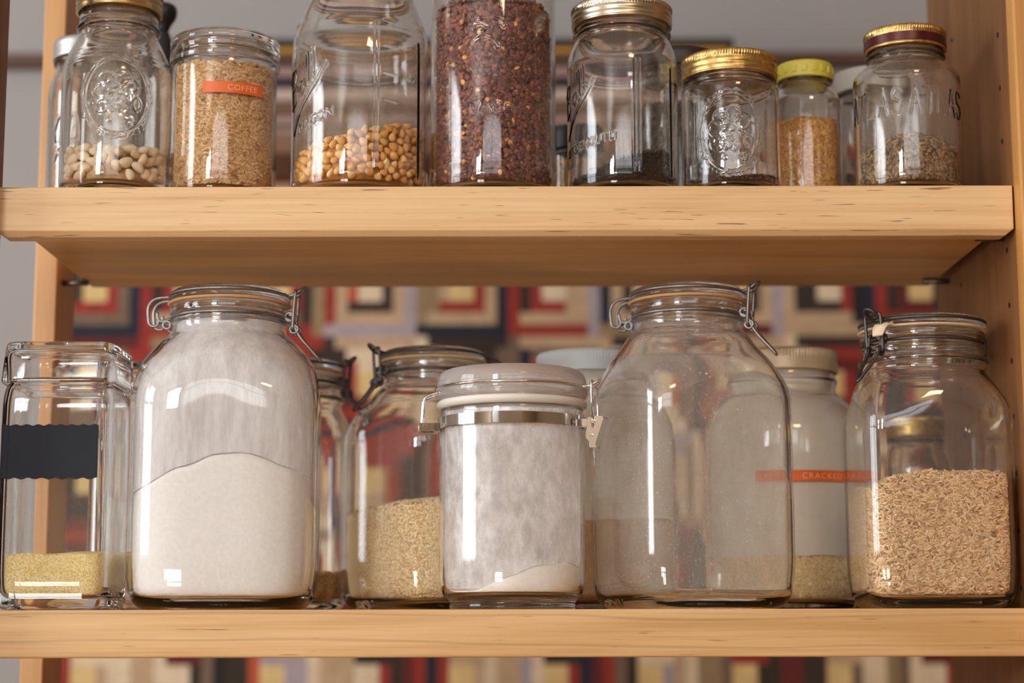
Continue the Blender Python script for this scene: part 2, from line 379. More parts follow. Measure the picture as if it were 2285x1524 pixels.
# keep the hanging no wider than the photo shows on the left
quilt.v = [np.column_stack([np.maximum(v[:, 0], (152 - CX) / FPX * 3.05), v[:, 1], v[:, 2]]) for v in quilt.v]
ql = (152 - CX) / FPX * 3.05
quilt.box(ql - .008, qx_r + .008, YW - .0215, YW - .002, qz_b - .008, qz_t + .008, qk.index('t'))
tag(quilt.build('patchwork_quilt', qm, None, False), 'large red, navy and tan patchwork quilt hanging on the wall behind the shelves', 'quilt')

# folded blankets lying on a ledge above the quilt
lz = at(900, 335, 2.9).z
struct('trim_2', MB().box(-.62, .40, 2.80, YW, lz - .03, lz), plain('ledge wood', (120, 84, 54), .6))
bl = [(.024, (150, 128, 116)), (.017, (168, 140, 126)), (.02, (120, 92, 70)), (.026, (186, 164, 150)), (.014, (70, 58, 66)), (.02, (160, 130, 122)), (.018, (92, 70, 56)), (.012, (190, 140, 62)), (.016, (64, 54, 50))]
names = ['taupe', 'rose beige', 'brown', 'pale pink', 'charcoal', 'mauve', 'dark brown', 'mustard', 'black brown']
zb = lz
for (h, c), nm in zip(bl, names):
    w = random.uniform(-.015, .015); mb = MB()
    poly = chaikin([(2.83, zb + .001), (2.83 - .0, zb + h * .5), (2.83, zb + h - .001), (2.98, zb + h - .001), (2.98, zb + .001)], 2)
    mb.prism([(y, z) for y, z in poly], -.56 + w, .34 + w)
    tag(mb.build('folded_blanket', plain('blanket ' + nm, c, .95, bump=.3, bscale=300), None, False), f'folded {nm} blanket in the blurred stack above the quilt', 'blanket', 'folded blankets stacked behind the jars')
    zb += h

# ------------------------------------------------------------------ shelving
XR = .4435; XL = -.4557
unit = thing('shelving_unit', 'open maple shelving unit whose uprights hold the jar shelves', 'shelving unit', (0, 1.75, 0))
def local(mb, par):                                   # world coordinates, parented to an empty
    o = mb; o.parent = par; o.location = -Vector(par.location); return o
zt = EYE + .95
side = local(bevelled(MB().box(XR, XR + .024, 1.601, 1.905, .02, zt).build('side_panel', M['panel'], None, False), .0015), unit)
edge = bevelled(MB().box(XR - .0003, XR + .0246, 1.578, 1.6005, .02, zt).build('front_edging', wood('edging', (206, 152, 86), (196, 140, 76), (180, 124, 62), along='Z', flecks=False, seed=2.), None, False), .002); edge.parent = side
holes = MB()
zh = at(2228, 78, 1.63).z
for yh in (1.63, 1.80):
    for k in range(-14, 6):
        z = zh + k * .05 - .0
        a = TH(10); P = [(XR - .0006, yh + .0026 * math.cos(t), z + .0026 * math.sin(t)) for t in a]
        holes.add(P, [tuple(range(10))[::-1]]); 
ho = tag(holes.build('peg_holes', M['hole'], None, False), kind='stuff'); ho.parent = side
for nm, y0, y1 in (('front_post', 1.575, 1.622), ('rear_post', 1.828, 1.905)):
    local(bevelled(MB().box(XL - .0225, XL, y0, y1, .02, zt).build(nm, M['post' if nm == 'rear_post' else 'panel'], None, False), .0015), unit)  # front post gets the darker wood as painted shade on its inner face
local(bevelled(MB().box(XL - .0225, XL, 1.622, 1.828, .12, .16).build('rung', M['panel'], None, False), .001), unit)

def shelf(name, label, z_top, lip_h, cham, lipmat, xl, xr, bz):
    t = thing(name, label, 'shelf', (0, 1.75, z_top))
    z0 = z_top - lip_h
    poly = [(1.6, z_top), (1.6, z0 + cham), (1.6 + cham, z0), (1.622, z0), (1.622, z_top)]
    mb = MB().prism(poly, xl, xr)
    # chamfered lower corners at both ends
    V = mb.v[0]
    for i in range(len(V)):
        if V[i, 2] < z0 + cham * .5: V[i, 0] += cham * 1.4 if V[i, 0] < 0 else -cham * 1.4
    local(bevelled(mb.build('front_lip', lipmat, None, False), .0008), t)
    local(bevelled(MB().box(XL + .02, XR - .011, 1.6221, 1.895, z_top - bz, z_top).build('board', M['board'], None, False), .001), t)
    return t
shelf('upper_shelf', 'upper maple shelf carrying the row of mason jars', ZU, .0444, .0050, M['lip'], XL + .0012, XR - .0012, .0360)
shelf('lower_shelf', 'lower maple shelf carrying the large swing top jars', ZS, .0405, .0012, M['lip2'], XL + .0012, XR - .0012, .0330)
for sx, x0 in ((1, XR), (-1, XL)):
    for k, yy in enumerate((1.852, 1.64)):
        if sx < 0 and k: continue
        zp = ZU - .036 - .0032
        mb = MB().tube([(x0 + sx * .004, yy, zp), (x0 - sx * .026, yy, zp)], .003, 10)
        side_w = 'right' if sx > 0 else 'left'
        tag(mb.build('shelf_pin', M['pin']), f'small steel pin under the {"back" if k == 0 else "front"} {side_w} end of the upper shelf', 'shelf pin', 'shelf pins')

# ------------------------------------------------------------------ jar building
class Jar: pass
JARS = []
def superell(n, rot):
    return lambda th: (np.abs(np.cos(th - rot)) ** n + np.abs(np.sin(th - rot)) ** n) ** (-1 / n)
def jar_shell(root, name, outer, t, tb, mats, nt=96, sq=None, emb=None, thetas=None, rows=None, it=2):
    """closed glass wall: outer profile from the base centre to the rim, then back down inside"""
    O = chaikin(outer, it)
    if rows:                                           # extra rows where lettering is moulded in
        z0, z1, n = rows; iz = np.argmax(O[:, 1]); zz = np.linspace(z0, z1, n)
        lo = O[(O[:, 1] < z0) | (np.arange(len(O)) < 4)]; hi = O[O[:, 1] > z1]
        k = np.argsort(O[:, 1]); rr = np.interp(zz, O[k, 1], O[k, 0])
        O = np.vstack([lo, np.column_stack([rr, zz]), hi])
    rim_r, rim_z = O[-1]
    body = O[O[:, 1] > tb + .001]; body = body[body[:, 0] > t * 1.5]
    # offset inwards along the profile normal
    d = np.gradient(body, axis=0); nrm = np.column_stack([-d[:, 1], d[:, 0]]); nrm /= np.linalg.norm(nrm, axis=1)[:, None] + 1e-9
    I = body + nrm * t
    I = I[I[:, 1] > tb + .0015]
    rin_b = np.interp(tb + .02, I[:, 1], I[:, 0])
    foot = chaikin([(rin_b, tb + .02), (rin_b * .985, tb + .006), (rin_b * .9, tb), (rin_b * .5, tb + .001), (0, tb + .002)], 2)
    Iu = I[I[:, 1] > tb + .021][::-1]
    if rows: Iu = Iu[::max(1, len(Iu) // 60)]
    prof = np.vstack([O, Iu, foot])
    j = Jar(); j.mult = None
    if sq:
        n, rot, z0, z1 = sq; se = superell(n, rot)
        j.mult = lambda th, z: 1 + (se(th) - 1) * (1 - smoothstep(z0, z1, z)) 
    th = thetas if thetas is not None else TH(nt)
    nO = len(O)
    e2 = None
    if emb is not None:
        def e2(T, Z, R):
            out = np.zeros_like(R); out[:nO] = emb(T[:nO], Z[:nO], R[:nO]); return out
    V, Q = revolve(prof, th, j.mult, e2)
    mi = np.zeros(len(Q), np.int32); mi[(nO) * len(th):] = 1
    j.obj = raw_mesh(name, V, Q, mats[0], root, True, None)
    allI = np.vstack([Iu, foot]); k = np.argsort(allI[:, 1], kind='stable')
    zI, rI = allI[k, 1], allI[k, 0]
    jz = np.unique(np.round(zI, 6)); jr = np.array([rI[np.abs(zI - z) < 2e-6].max() for z in jz])
    j.rin = lambda z, th: np.interp(z, jz, jr) * (j.mult(th, z) if j.mult else 1.0)
    j.tb = tb + .002; j.root = root; j.loc = Vector(root.location)
    j.film = mats[1] if len(mats) > 1 else None; j.h = None; j.top = rim_z * .97; j.zb = tb + .006; JARS.append(j)
    return j

def lathe_part(name, prof, mat, parent, nt=64, it=2, mult=None, loc=None):
    P = chaikin(prof, it) if it else np.asarray(prof, float)
    V, Q = revolve(P, TH(nt), mult); return raw_mesh(name, V, Q, mat, parent, True, loc)
def closed_ring(name, r0, r1, z0, z1, mat, parent, nt=96, b=.0006):
    P = [(r0, z0 + b), (r0 + b, z0), (r1 - b, z0), (r1, z0 + b), (r1, z1 - b), (r1 - b, z1), (r0 + b, z1), (r0, z1 - b), (r0, z0 + b)]
    V, Q = revolve(P, TH(nt)); o = raw_mesh(name, V, Q, mat, parent); o.data.set_sharp_from_angle(angle=.5); return o
def knurled(th, z, z0, z1, k=110, a=.012):
    return 1 + a * np.sign(np.sin(th * k)) * ((z > z0) & (z < z1))
def screw_lid(root, r, z0, z1, band, disc, knurl=True, parts=('screw_band', 'lid_disc'), ribs=2):
    """two-piece canning lid: rolled band with a knurled shoulder, flat disc on top"""
    h = z1 - z0
    P = [(r - .0022, z0), (r - .0005, z0 - .0003), (r + .0003, z0 + .0006), (r - .0002, z0 + .0016)]
    for k in range(ribs):
        a = z0 + h * (.12 + .27 * k); P += [(r - .0003, a), (r + .0006, a + h * .09), (r - .0004, a + h * .18)]
    P += [(r - .0002, z0 + h * .70), (r + .0004, z0 + h * .76), (r + .0003, z1 - h * .10), (r - .0006, z1 - .0004), (r - .002, z1), (r - .006, z1 - .0001), (r - .0065, z1 - .0005), (r - .0030, z1 - .0016), (r - .0022, z1 - .004), (r - .0022, z0)]
    P = np.asarray(P); nt = 440 if knurl else 96
    V, Q = revolve(P, TH(nt), (lambda th, z: knurled(th, z, z0 + h * .74, z1 - h * .05)) if knurl else None)
    o = raw_mesh(parts[0], V, Q, band, root)
    lathe_part(parts[1], [(0, z1 - .0016), (r - .0036, z1 - .0016), (r - .0036, z1 - .0005), (r - .009, z1 - .0005), (r - .010, z1 - .0004), (0, z1 - .0004)], disc, root, 48, 0)
    return o
def one_lid(root, r, z0, z1, mat, name='lid', knurl=False, k=120, rib=0.0):
    h = z1 - z0
    P = [(r - .0016, z0), (r, z0), (r + .0004, z0 + .0012), (r - rib, z0 + h * .25), (r + rib * .3, z0 + h * .4), (r - rib, z0 + h * .55), (r, z0 + h * .68), (r, z1 - h * .14), (r - .0012, z1 - .0004), (r - .004, z1), (0, z1), (0, z1 - .0014), (r - .0016, z1 - .0016), (r - .0016, z0)]
    V, Q = revolve(np.asarray(P), TH(480 if knurl else 96), (lambda th, z: knurled(th, z, z0 + h * .66, z1 - h * .1, k, .010)) if knurl else None)
    return raw_mesh(name, V, Q, mat, root)

# --- moulded relief on glass
FONT = {'A': [[(0, 0), (.5, 1), (1, 0)], [(.2, .38), (.8, .38)]], 'T': [[(0, 1), (1, 1)], [(.5, 1), (.5, 0)]], 'L': [[(0, 1), (0, 0), (.85, 0)]],
        'S': [[(.95, .85), (.7, 1), (.3, 1), (.05, .8), (.15, .58), (.85, .42), (.95, .2), (.7, 0), (.3, 0), (.02, .15)]], 'M': [[(0, 0), (0, 1), (.5, .3), (1, 1), (1, 0)]],
        'O': [[(.5, 0), (.1, .15), (0, .5), (.1, .85), (.5, 1), (.9, .85), (1, .5), (.9, .15), (.5, 0)]], 'N': [[(0, 0), (0, 1), (1, 0), (1, 1)]], 'W': [[(0, 1), (.25, 0), (.5, .7), (.75, 0), (1, 1)]],
        'I': [[(.5, 0), (.5, 1)]], 'D': [[(0, 0), (0, 1), (.6, 1), (1, .7), (1, .3), (.6, 0), (0, 0)]], 'E': [[(.9, 0), (0, 0), (0, 1), (.9, 1)], [(0, .5), (.7, .5)]], 'U': [[(0, 1), (0, .25), (.25, 0), (.75, 0), (1, .25), (1, 1)]],
        'H': [[(0, 0), (0, 1)], [(1, 0), (1, 1)], [(0, .5), (1, .5)]], ' ': [], '1': [[(.2, .8), (.5, 1), (.5, 0)]], '0': [[(.5, 0), (.1, .2), (.1, .8), (.5, 1), (.9, .8), (.9, .2), (.5, 0)]], '5': [[(.9, 1), (.15, 1), (.1, .55), (.6, .62), (.95, .35), (.7, .02), (.05, .08)]]}
def word(s, x0, z0, w, h, gap=.35, dx=0., dz=0.):
    out = []; x = x0
    for i, c in enumerate(s):
        for st in FONT[c]: out.append([(x + p * w, z0 + q * h + dz * (x + p * w - x0)) for p, q in st])
        x += w * (1 + gap)
    return out
SCRIPT = [[(.05, 0), (.16, .5), (.25, 1.0)], [(.08, .85), (.25, 1), (.5, 1.05), (.62, .85), (.47, .6), (.2, .52)], [(.2, .52), (.5, .5), (.57, .25), (.35, .02), (0, .05)],
          [(.95, .4), (.75, .45), (.66, .2), (.75, .02), (.9, .15), (.97, .42), (.95, .1), (1.05, .02)],
          [(1.05, .02), (1.28, .6), (1.37, 1.0), (1.27, 1.06), (1.16, .6), (1.15, .12), (1.27, .02)], [(1.27, .02), (1.52, .6), (1.62, 1.0), (1.52, 1.06), (1.41, .6), (1.40, .12), (1.55, .05), (1.9, .34)],
          [(1.95, .22), (1.3, -.02), (.8, -.16), (.3, -.40), (-.05, -.75)], [(1.95, .22), (1.3, -.10), (.8, -.26), (.3, -.50), (-.05, -.75)]]
def script_word(x0, z0, s, ang, shear=.15):
    c, d = math.cos(ang), math.sin(ang); out = []
    for st in SCRIPT:
        P = chaikin([(x + shear * y, y) for x, y in st], 2) * s
        out.append([(x0 + c * x - d * y, z0 + d * x + c * y) for x, y in P])
    return out
def ellipse(cx, cz, a, b, n=48, a0=0, a1=2 * PI):
    return [(cx + a * math.cos(a0 + (a1 - a0) * k / n), cz + b * math.sin(a0 + (a1 - a0) * k / n)) for k in range(n + 1)]
def oval_fruit(cx, cz, a, b):
    st = [(ellipse(cx, cz, a, b, 64), .0009, .00055)]
    rnd = random.Random(3)
    for k in range(44):                                # leaf fringe round the oval
        t = 2 * PI * k / 44; x, z = cx + a * 1.12 * math.cos(t), cz + b * 1.10 * math.sin(t); q = t + PI / 2 + rnd.uniform(-.7, .7)
        st.append(([(x, z), (x + .0032 * math.cos(q), z + .0032 * math.sin(q))], .0010, .0004))
    for k in range(30):                                # grapes
        x, z = cx + rnd.gauss(.0, .22) * a, cz + rnd.gauss(-.15, .24) * b
        st.append(([(x, z), (x + 1e-5, z)], .0021, .0004))
    for q in (2.2, 2.9, .6, 1.3):                      # leaves and larger fruit
        x, z = cx + .5 * a * math.cos(q), cz + .5 * b * math.sin(q)
        st.append((ellipse(x, z, a * .26, b * .2, 16), .0010, .0003))
    st.append((ellipse(cx - .45 * a, cz - .25 * b, a * .2, b * .17, 16), .002, .0003))
    st.append((ellipse(cx + .62 * a, cz - .2 * b, a * .12, b * .16, 16), .0012, .0005))
    return st
def relief(strokes, a0):
    """height of moulded glass at (theta, z); strokes are (polyline in arc length u and z, half width, height)"""
    segs = []
    for pl, w, h in strokes:
        P = np.asarray(pl, float)
        for p, q in zip(P[:-1], P[1:]): segs.append((p, q, w, h))
    def f(T, Z, R):
        du = (T - a0 + PI) % (2 * PI) - PI; U = du * np.median(R[len(R) // 2:]) if R.size else du
        U = du * float(np.percentile(R, 80)); H = np.zeros_like(R)
        for p, q, w, h in segs:
            lo0, hi0 = min(p[0], q[0]) - 2 * w, max(p[0], q[0]) + 2 * w; lo1, hi1 = min(p[1], q[1]) - 2 * w, max(p[1], q[1]) + 2 * w
            mk = (U > lo0) & (U < hi0) & (Z > lo1) & (Z < hi1)
            if not mk.any(): continue
            u, z = U[mk], Z[mk]; d = q - p; L2 = d @ d + 1e-16
            s = np.clip(((u - p[0]) * d[0] + (z - p[1]) * d[1]) / L2, 0, 1)
            dist = np.hypot(u - p[0] - s * d[0], z - p[1] - s * d[1])
            H[mk] = np.maximum(H[mk], h * (1 - smoothstep(.3 * w, 1.7 * w, dist)))
        return H
    return f
def facing(x, y):                                      # angle from a jar's axis towards the camera
    return math.atan2(-y, -x)

# --- what is in the jars
def heap(j, h, gap=.0010, nth=120, ntop=26, nside=30, zb=None, shrink=0.):
    """vertices and quads of a heap that fills the jar up to h(x, y) (jar coordinates)"""
    th = TH(nth); zb = (j.tb + gap) if zb is None else zb
    rb = j.rin(np.full(nth, j.tb + .03), th) - gap - shrink
    hr = h(rb * np.cos(th), rb * np.sin(th))
    rows = [np.column_stack([np.cos(th) * 1e-4, np.sin(th) * 1e-4, np.full(nth, zb)])]
    for t in np.linspace(0, 1, nside) ** 1.3:
        z = zb + (np.maximum(hr, zb + .0003) - zb) * t
        r = j.rin(z, th) - gap - shrink
        rows.append(np.column_stack([r * np.cos(th), r * np.sin(th), z]))
    rt = np.hypot(rows[-1][:, 0], rows[-1][:, 1])
    for t in np.linspace(1, 0, ntop)[1:]:
        r = np.maximum(rt * t, 1e-4); x, y = r * np.cos(th), r * np.sin(th)
        rows.append(np.column_stack([x, y, np.maximum(h(x, y), zb + .0004)]))
    V = np.concatenate(rows); nr = len(rows)
    i = np.arange(nr - 1)[:, None] * nth; k = np.arange(nth)[None, :]; k2 = (k + 1) % nth
    return V, np.stack([i + k, i + k2, i + nth + k2, i + nth + k], -1).reshape(-1, 4)
def powder(j, h, name, mat, label, cat, **kw):
    j.h = h
    V, Q = heap(j, h, **kw); o = raw_mesh(name, V, Q, mat, None, True, j.loc)
    return tag(o, label, cat, None, 'stuff')
def ellipsoid(a, b, c, nu=7, nv=5, taper=0., bend=0., pinch=0.):
    V = []
    for i in range(nv + 1):
        p = PI * i / nv - PI / 2; x = math.sin(p)
        for k in range(nu):
            q = 2 * PI * k / nu; w = max(math.cos(p), .02) * (1 + taper * x) * (1 - pinch * (1 - x * x))
            V.append((a * x, b * w * math.cos(q) + bend * (x * x - .4), c * w * math.sin(q)))
    F = [(i * nu + k, i * nu + (k + 1) % nu, (i + 1) * nu + (k + 1) % nu, (i + 1) * nu + k) for i in range(nv) for k in range(nu)]
    return np.asarray(V), np.asarray(F)
def frames(N, ang):
    """orthonormal frames with the third axis N and the first turned by ang round it"""
    up = np.tile([0, 0, 1.0], (len(N), 1)); up[np.abs(N[:, 2]) > .95] = (1.0, 0, 0)
    A = np.cross(up, N); A /= np.linalg.norm(A, axis=1)[:, None]; B = np.cross(N, A)
    X = A * np.cos(ang)[:, None] + B * np.sin(ang)[:, None]; Y = np.cross(N, X)
    return np.stack([X, Y, N], -1)
def surface_points(j, h, n_side, n_top, inset, front=None, zb=None, gap=.0010):
    """points just inside the glass and on top of the heap, with outward normals"""
    zb = (j.tb + .001) if zb is None else zb; P, Nn = [], []
    a0 = facing(j.loc.x, j.loc.y)
    th = a0 + (RNG.uniform(-PI, PI, n_side * 3) if front is None else RNG.uniform(-front, front, n_side * 3))
    rr = j.rin(np.full(len(th), j.tb + .03), th); hmax = h(rr * np.cos(th), rr * np.sin(th))
    zmax = hmax.max(); z = RNG.uniform(zb, zmax, len(th)); ok = z < hmax; th, z = th[ok][:n_side], z[ok][:n_side]
    r = j.rin(z, th) - gap - inset * RNG.uniform(.8, 1.5, len(th))
    e = .002; dr = (j.rin(z + e, th) - j.rin(z - e, th)) / (2 * e)
    x, y = r * np.cos(th), r * np.sin(th)
    x2, y2 = j.rin(z, th + .02) * np.cos(th + .02), j.rin(z, th + .02) * np.sin(th + .02); x1, y1 = j.rin(z, th - .02) * np.cos(th - .02), j.rin(z, th - .02) * np.sin(th - .02)
    n = np.column_stack([y2 - y1, -(x2 - x1), np.zeros(len(th))]); n /= np.linalg.norm(n, axis=1)[:, None]
    n[:, 2] = -dr; n /= np.linalg.norm(n, axis=1)[:, None]
    P.append(np.column_stack([x, y, z])); Nn.append(n)
    if n_top:
        th = RNG.uniform(0, 2 * PI, n_top); R = j.rin(np.full(n_top, min(j.tb + .03, zmax)), th) - gap - inset; q = np.sqrt(RNG.uniform(0, 1, n_top)); x, y = R * q * np.cos(th), R * q * np.sin(th)
        z = h(x, y); ok = z > zb + .001; d = 1e-3
        g = np.column_stack([-(h(x + d, y) - h(x - d, y)) / (2 * d), -(h(x, y + d) - h(x, y - d)) / (2 * d), np.ones(n_top)]); g /= np.linalg.norm(g, axis=1)[:, None]
        z = z + RNG.uniform(-.3, .9, n_top) * inset
        P.append(np.column_stack([x, y, z])[ok]); Nn.append(g[ok])
    return np.concatenate(P), np.concatenate(Nn)
def grains(j, h, name, mat, label, cat, size, n_side, n_top, front=2.0, tilt=.35, flat=.0, shrink=None, tmpl=None, core=True):
    j.h = h; a, b, c = size; T, F = tmpl or ellipsoid(a, b, c)
    P, N = surface_points(j, h, n_side, n_top, max(b, c) * 1.15, front)
    N = N + RNG.normal(0, tilt, N.shape); N /= np.linalg.norm(N, axis=1)[:, None]
    ang = RNG.normal(0, .75, len(P)) if flat else RNG.uniform(0, PI, len(P))
    R = frames(N, ang); s = RNG.uniform(.85, 1.12, (len(P), 1, 1))
    V = (np.einsum('nij,kj->nki', R, T) * s + P[:, None, :])
    # keep every grain inside the glass
    th = np.arctan2(V[..., 1], V[..., 0]); rr = np.hypot(V[..., 0], V[..., 1]); lim = j.rin(V[..., 2], th) - .0009
    over = np.maximum(rr - lim, 0).max(1); V[..., 0] -= (np.cos(th) * over[:, None]); V[..., 1] -= (np.sin(th) * over[:, None])
    V[..., 2] = np.maximum(V[..., 2], j.tb + .0006)
    k = len(T); V = V.reshape(-1, 3); Q = (np.arange(len(P))[:, None, None] * k + F[None]).reshape(-1, 4)
    if core:
        sh = shrink if shrink is not None else max(b, c) * 2.2
        V2, Q2 = heap(j, lambda x, y: h(x, y) - sh, shrink=sh, nth=48, ntop=12, nside=14)
        Q = np.vstack([Q, Q2 + len(V)]); V = np.vstack([V, V2])
    return tag(raw_mesh(name, V, Q, mat, None, True, j.loc), label, cat, None, 'stuff')
def pieces(j, h, name, meshes, label, cat, group, dmin, inset, n_max, front=1.9, tilt=.5, zb=None, n_try=9000, seed=1, flat=0.):
    """countable pieces, each an object of its own"""
    j.h = h; P, N = surface_points(j, h, n_try, n_try, inset, front, zb)
    a0 = facing(j.loc.x, j.loc.y); keep = []
    fr = P[:, 0] * math.cos(a0) + P[:, 1] * math.sin(a0)
    ok = (fr > -.25 * np.abs(P).max()); P, N = P[ok], N[ok]
    order = RNG.permutation(len(P)); pts = np.empty((0, 3))
    for d in (dmin * 1.12, dmin):
        for i in order:
            if len(keep) >= n_max: break
            if len(pts) and ((pts - P[i]) ** 2).sum(1).min() < d * d: continue
            keep.append(i); pts = np.vstack([pts, P[i]])
    P, N = P[keep], N[keep]; N = N + RNG.normal(0, tilt, N.shape); N /= np.linalg.norm(N, axis=1)[:, None]
    R = frames(N, RNG.uniform(0, PI, len(P)) if not flat else RNG.normal(0, flat, len(P)))
    for q in range(len(P)):
        o = bpy.data.objects.new(name, meshes[q % len(meshes)]); COL.objects.link(o)
        s = random.uniform(.86, 1.12)
        mvs = np.asarray([v.co for v in o.data.vertices]) * s @ R[q].T + P[q]
        th = np.arctan2(mvs[:, 1], mvs[:, 0]); over = max(0, (np.hypot(mvs[:, 0], mvs[:, 1]) - (j.rin(mvs[:, 2], th) - .0009)).max())
        p = P[q] - np.array([math.cos(math.atan2(P[q, 1], P[q, 0])), math.sin(math.atan2(P[q, 1], P[q, 0])), 0]) * over
        p[2] += max(0, j.tb + .0008 - mvs[:, 2].min())
        m4 = Matrix([[*(R[q][r] * s), p[r] + j.loc[r]] for r in range(3)] + [[0, 0, 0, 1]])
        o.matrix_world = m4
        tag(o, label, cat, group)
    return len(P)

# --- swing-top jar hardware
def frame_at(phi):
    er = np.array((math.cos(phi), math.sin(phi), 0)); et = np.array((-math.sin(phi), math.cos(phi), 0)); ez = np.array((0, 0, 1.0))
    return lambda r, t, z: er * r + et * t + ez * z
def ring_pts(r, z, n=72, a0=0, a1=2 * PI):
    return [(r * math.cos(a0 + (a1 - a0) * k / n), r * math.sin(a0 + (a1 - a0) * k / n), z) for k in range(n + (0 if abs(a1 - a0 - 2 * PI) < 1e-6 else 1))]
def eyelet(mb, f, r, t, z, rad, wr, axis='t'):
    P = []
    for k in range(14):
        a = 2 * PI * k / 14
        P.append(f(r + rad * math.cos(a), t, z + rad * math.sin(a)) if axis == 't' else f(r + rad * math.cos(a), t + rad * math.sin(a), z))
    mb.tube(P, wr, 7, True)
def swing_hardware(root, rn, zn, rl, zl, phi, mat, wr=.0015, s=1.1):
    f = frame_at(phi); g = frame_at(phi + PI)
    mb = MB().tube(ring_pts(rn + wr, zn), wr, 8, True)                          # neck wire with its eyelets
    for t in (-.006 * s, .006 * s):
        eyelet(mb, f, rn + .0055 * s, t, zn + .001, .0036 * s, wr)
    mb.tube(curve([f(rn + .002, -.006 * s, zn), f(rn + .008 * s, -.006 * s, zn - .003), f(rn + .008 * s, .006 * s, zn - .003), f(rn + .002, .006 * s, zn)], 2), wr, 7)
    for t in (-.009 * s, .009 * s):
        mb.tube(curve([g(rn + .001, t * .9, zn + .001), g(rn + .006 * s, t, zn - .002), g(rn + .012 * s, t, zn - .002), g(rn + .013 * s, t, zn + .006)], 2), wr, 7)
        eyelet(mb, g, rn + .0045 * s, t, zn - .0055, .0032 * s, wr)
    mb.build('neck_wire', mat, root)
    mb = MB().tube(ring_pts(rl + wr, zl), wr, 8, True)                          # lid wire: ear over the latch, bent arms at the hinge
    ear = [f(rl, -.004 * s, zl), f(rl + .007 * s, -.0055 * s, zl + .001), f(rl + .0135 * s, -.0045 * s, zl + .006 * s), f(rl + .016 * s, 0, zl + .008 * s), f(rl + .0135 * s, .0045 * s, zl + .006 * s), f(rl + .007 * s, .0055 * s, zl + .001), f(rl, .004 * s, zl)]
    mb.tube(curve(ear, 2), wr, 8)
    for t in (-.009 * s, .009 * s):
        mb.tube(curve([g(rl, t, zl), g(rl + .014 * s, t, zl - .001), g(rl + .019 * s, t, zl - .008 * s), g(rn + .0205 * s, t, zn + .002), g(rn + .0195 * s, t, zn - .006), g(rn + .013 * s, t, zn - .007), g(rn + .011 * s, t, zn - .001)], 3), wr, 8)
    mb.tube([g(rn + .0125 * s, -.0095 * s, zn - .002), g(rn + .0125 * s, .0095 * s, zn - .002)], wr, 8)
    mb.build('lid_wire', mat, root)
    top, bot = zl + .0045 * s, zn - .010 * s                                    # oblong link that pulls the lid down
    ra, rb = rl + .0085 * s, rn + .0085 * s
    lk = [f(ra, -.0085 * s, top - .002), f(ra, -.007 * s, top), f(ra, .007 * s, top), f(ra, .0085 * s, top - .002), f(rb, .0085 * s, bot + .002), f(rb, .007 * s, bot), f(rb, -.007 * s, bot), f(rb, -.0085 * s, bot + .002)]
    MB().tube(curve(lk, 2, True), wr, 8, True).build('latch_link', mat, root)
    mb = MB()                                                                    # V-shaped lever hanging below
    tip = (rn + .031 * s, zn - .036 * s)
    lv = [f(rn + .0055 * s, -.0065 * s, zn + .003), f(rn + .0085 * s, -.0065 * s, zn + .002), f(rn + .0105 * s, -.0062 * s, zn - .012 * s), f(tip[0] - .002, -.0022, tip[1] + .003), f(tip[0], 0, tip[1]), f(tip[0] - .002, .0022, tip[1] + .003), f(rn + .0105 * s, .0062 * s, zn - .012 * s), f(rn + .0085 * s, .0065 * s, zn + .002), f(rn + .0055 * s, .0065 * s, zn + .003)]
    mb.tube(curve(lv, 3), wr, 8)
    for t in (-.0063 * s, .0063 * s): eyelet(mb, f, rn + .0095 * s, t, zn - .0095 * s, .0034 * s, wr)
    mb.build('latch_lever', mat, root)

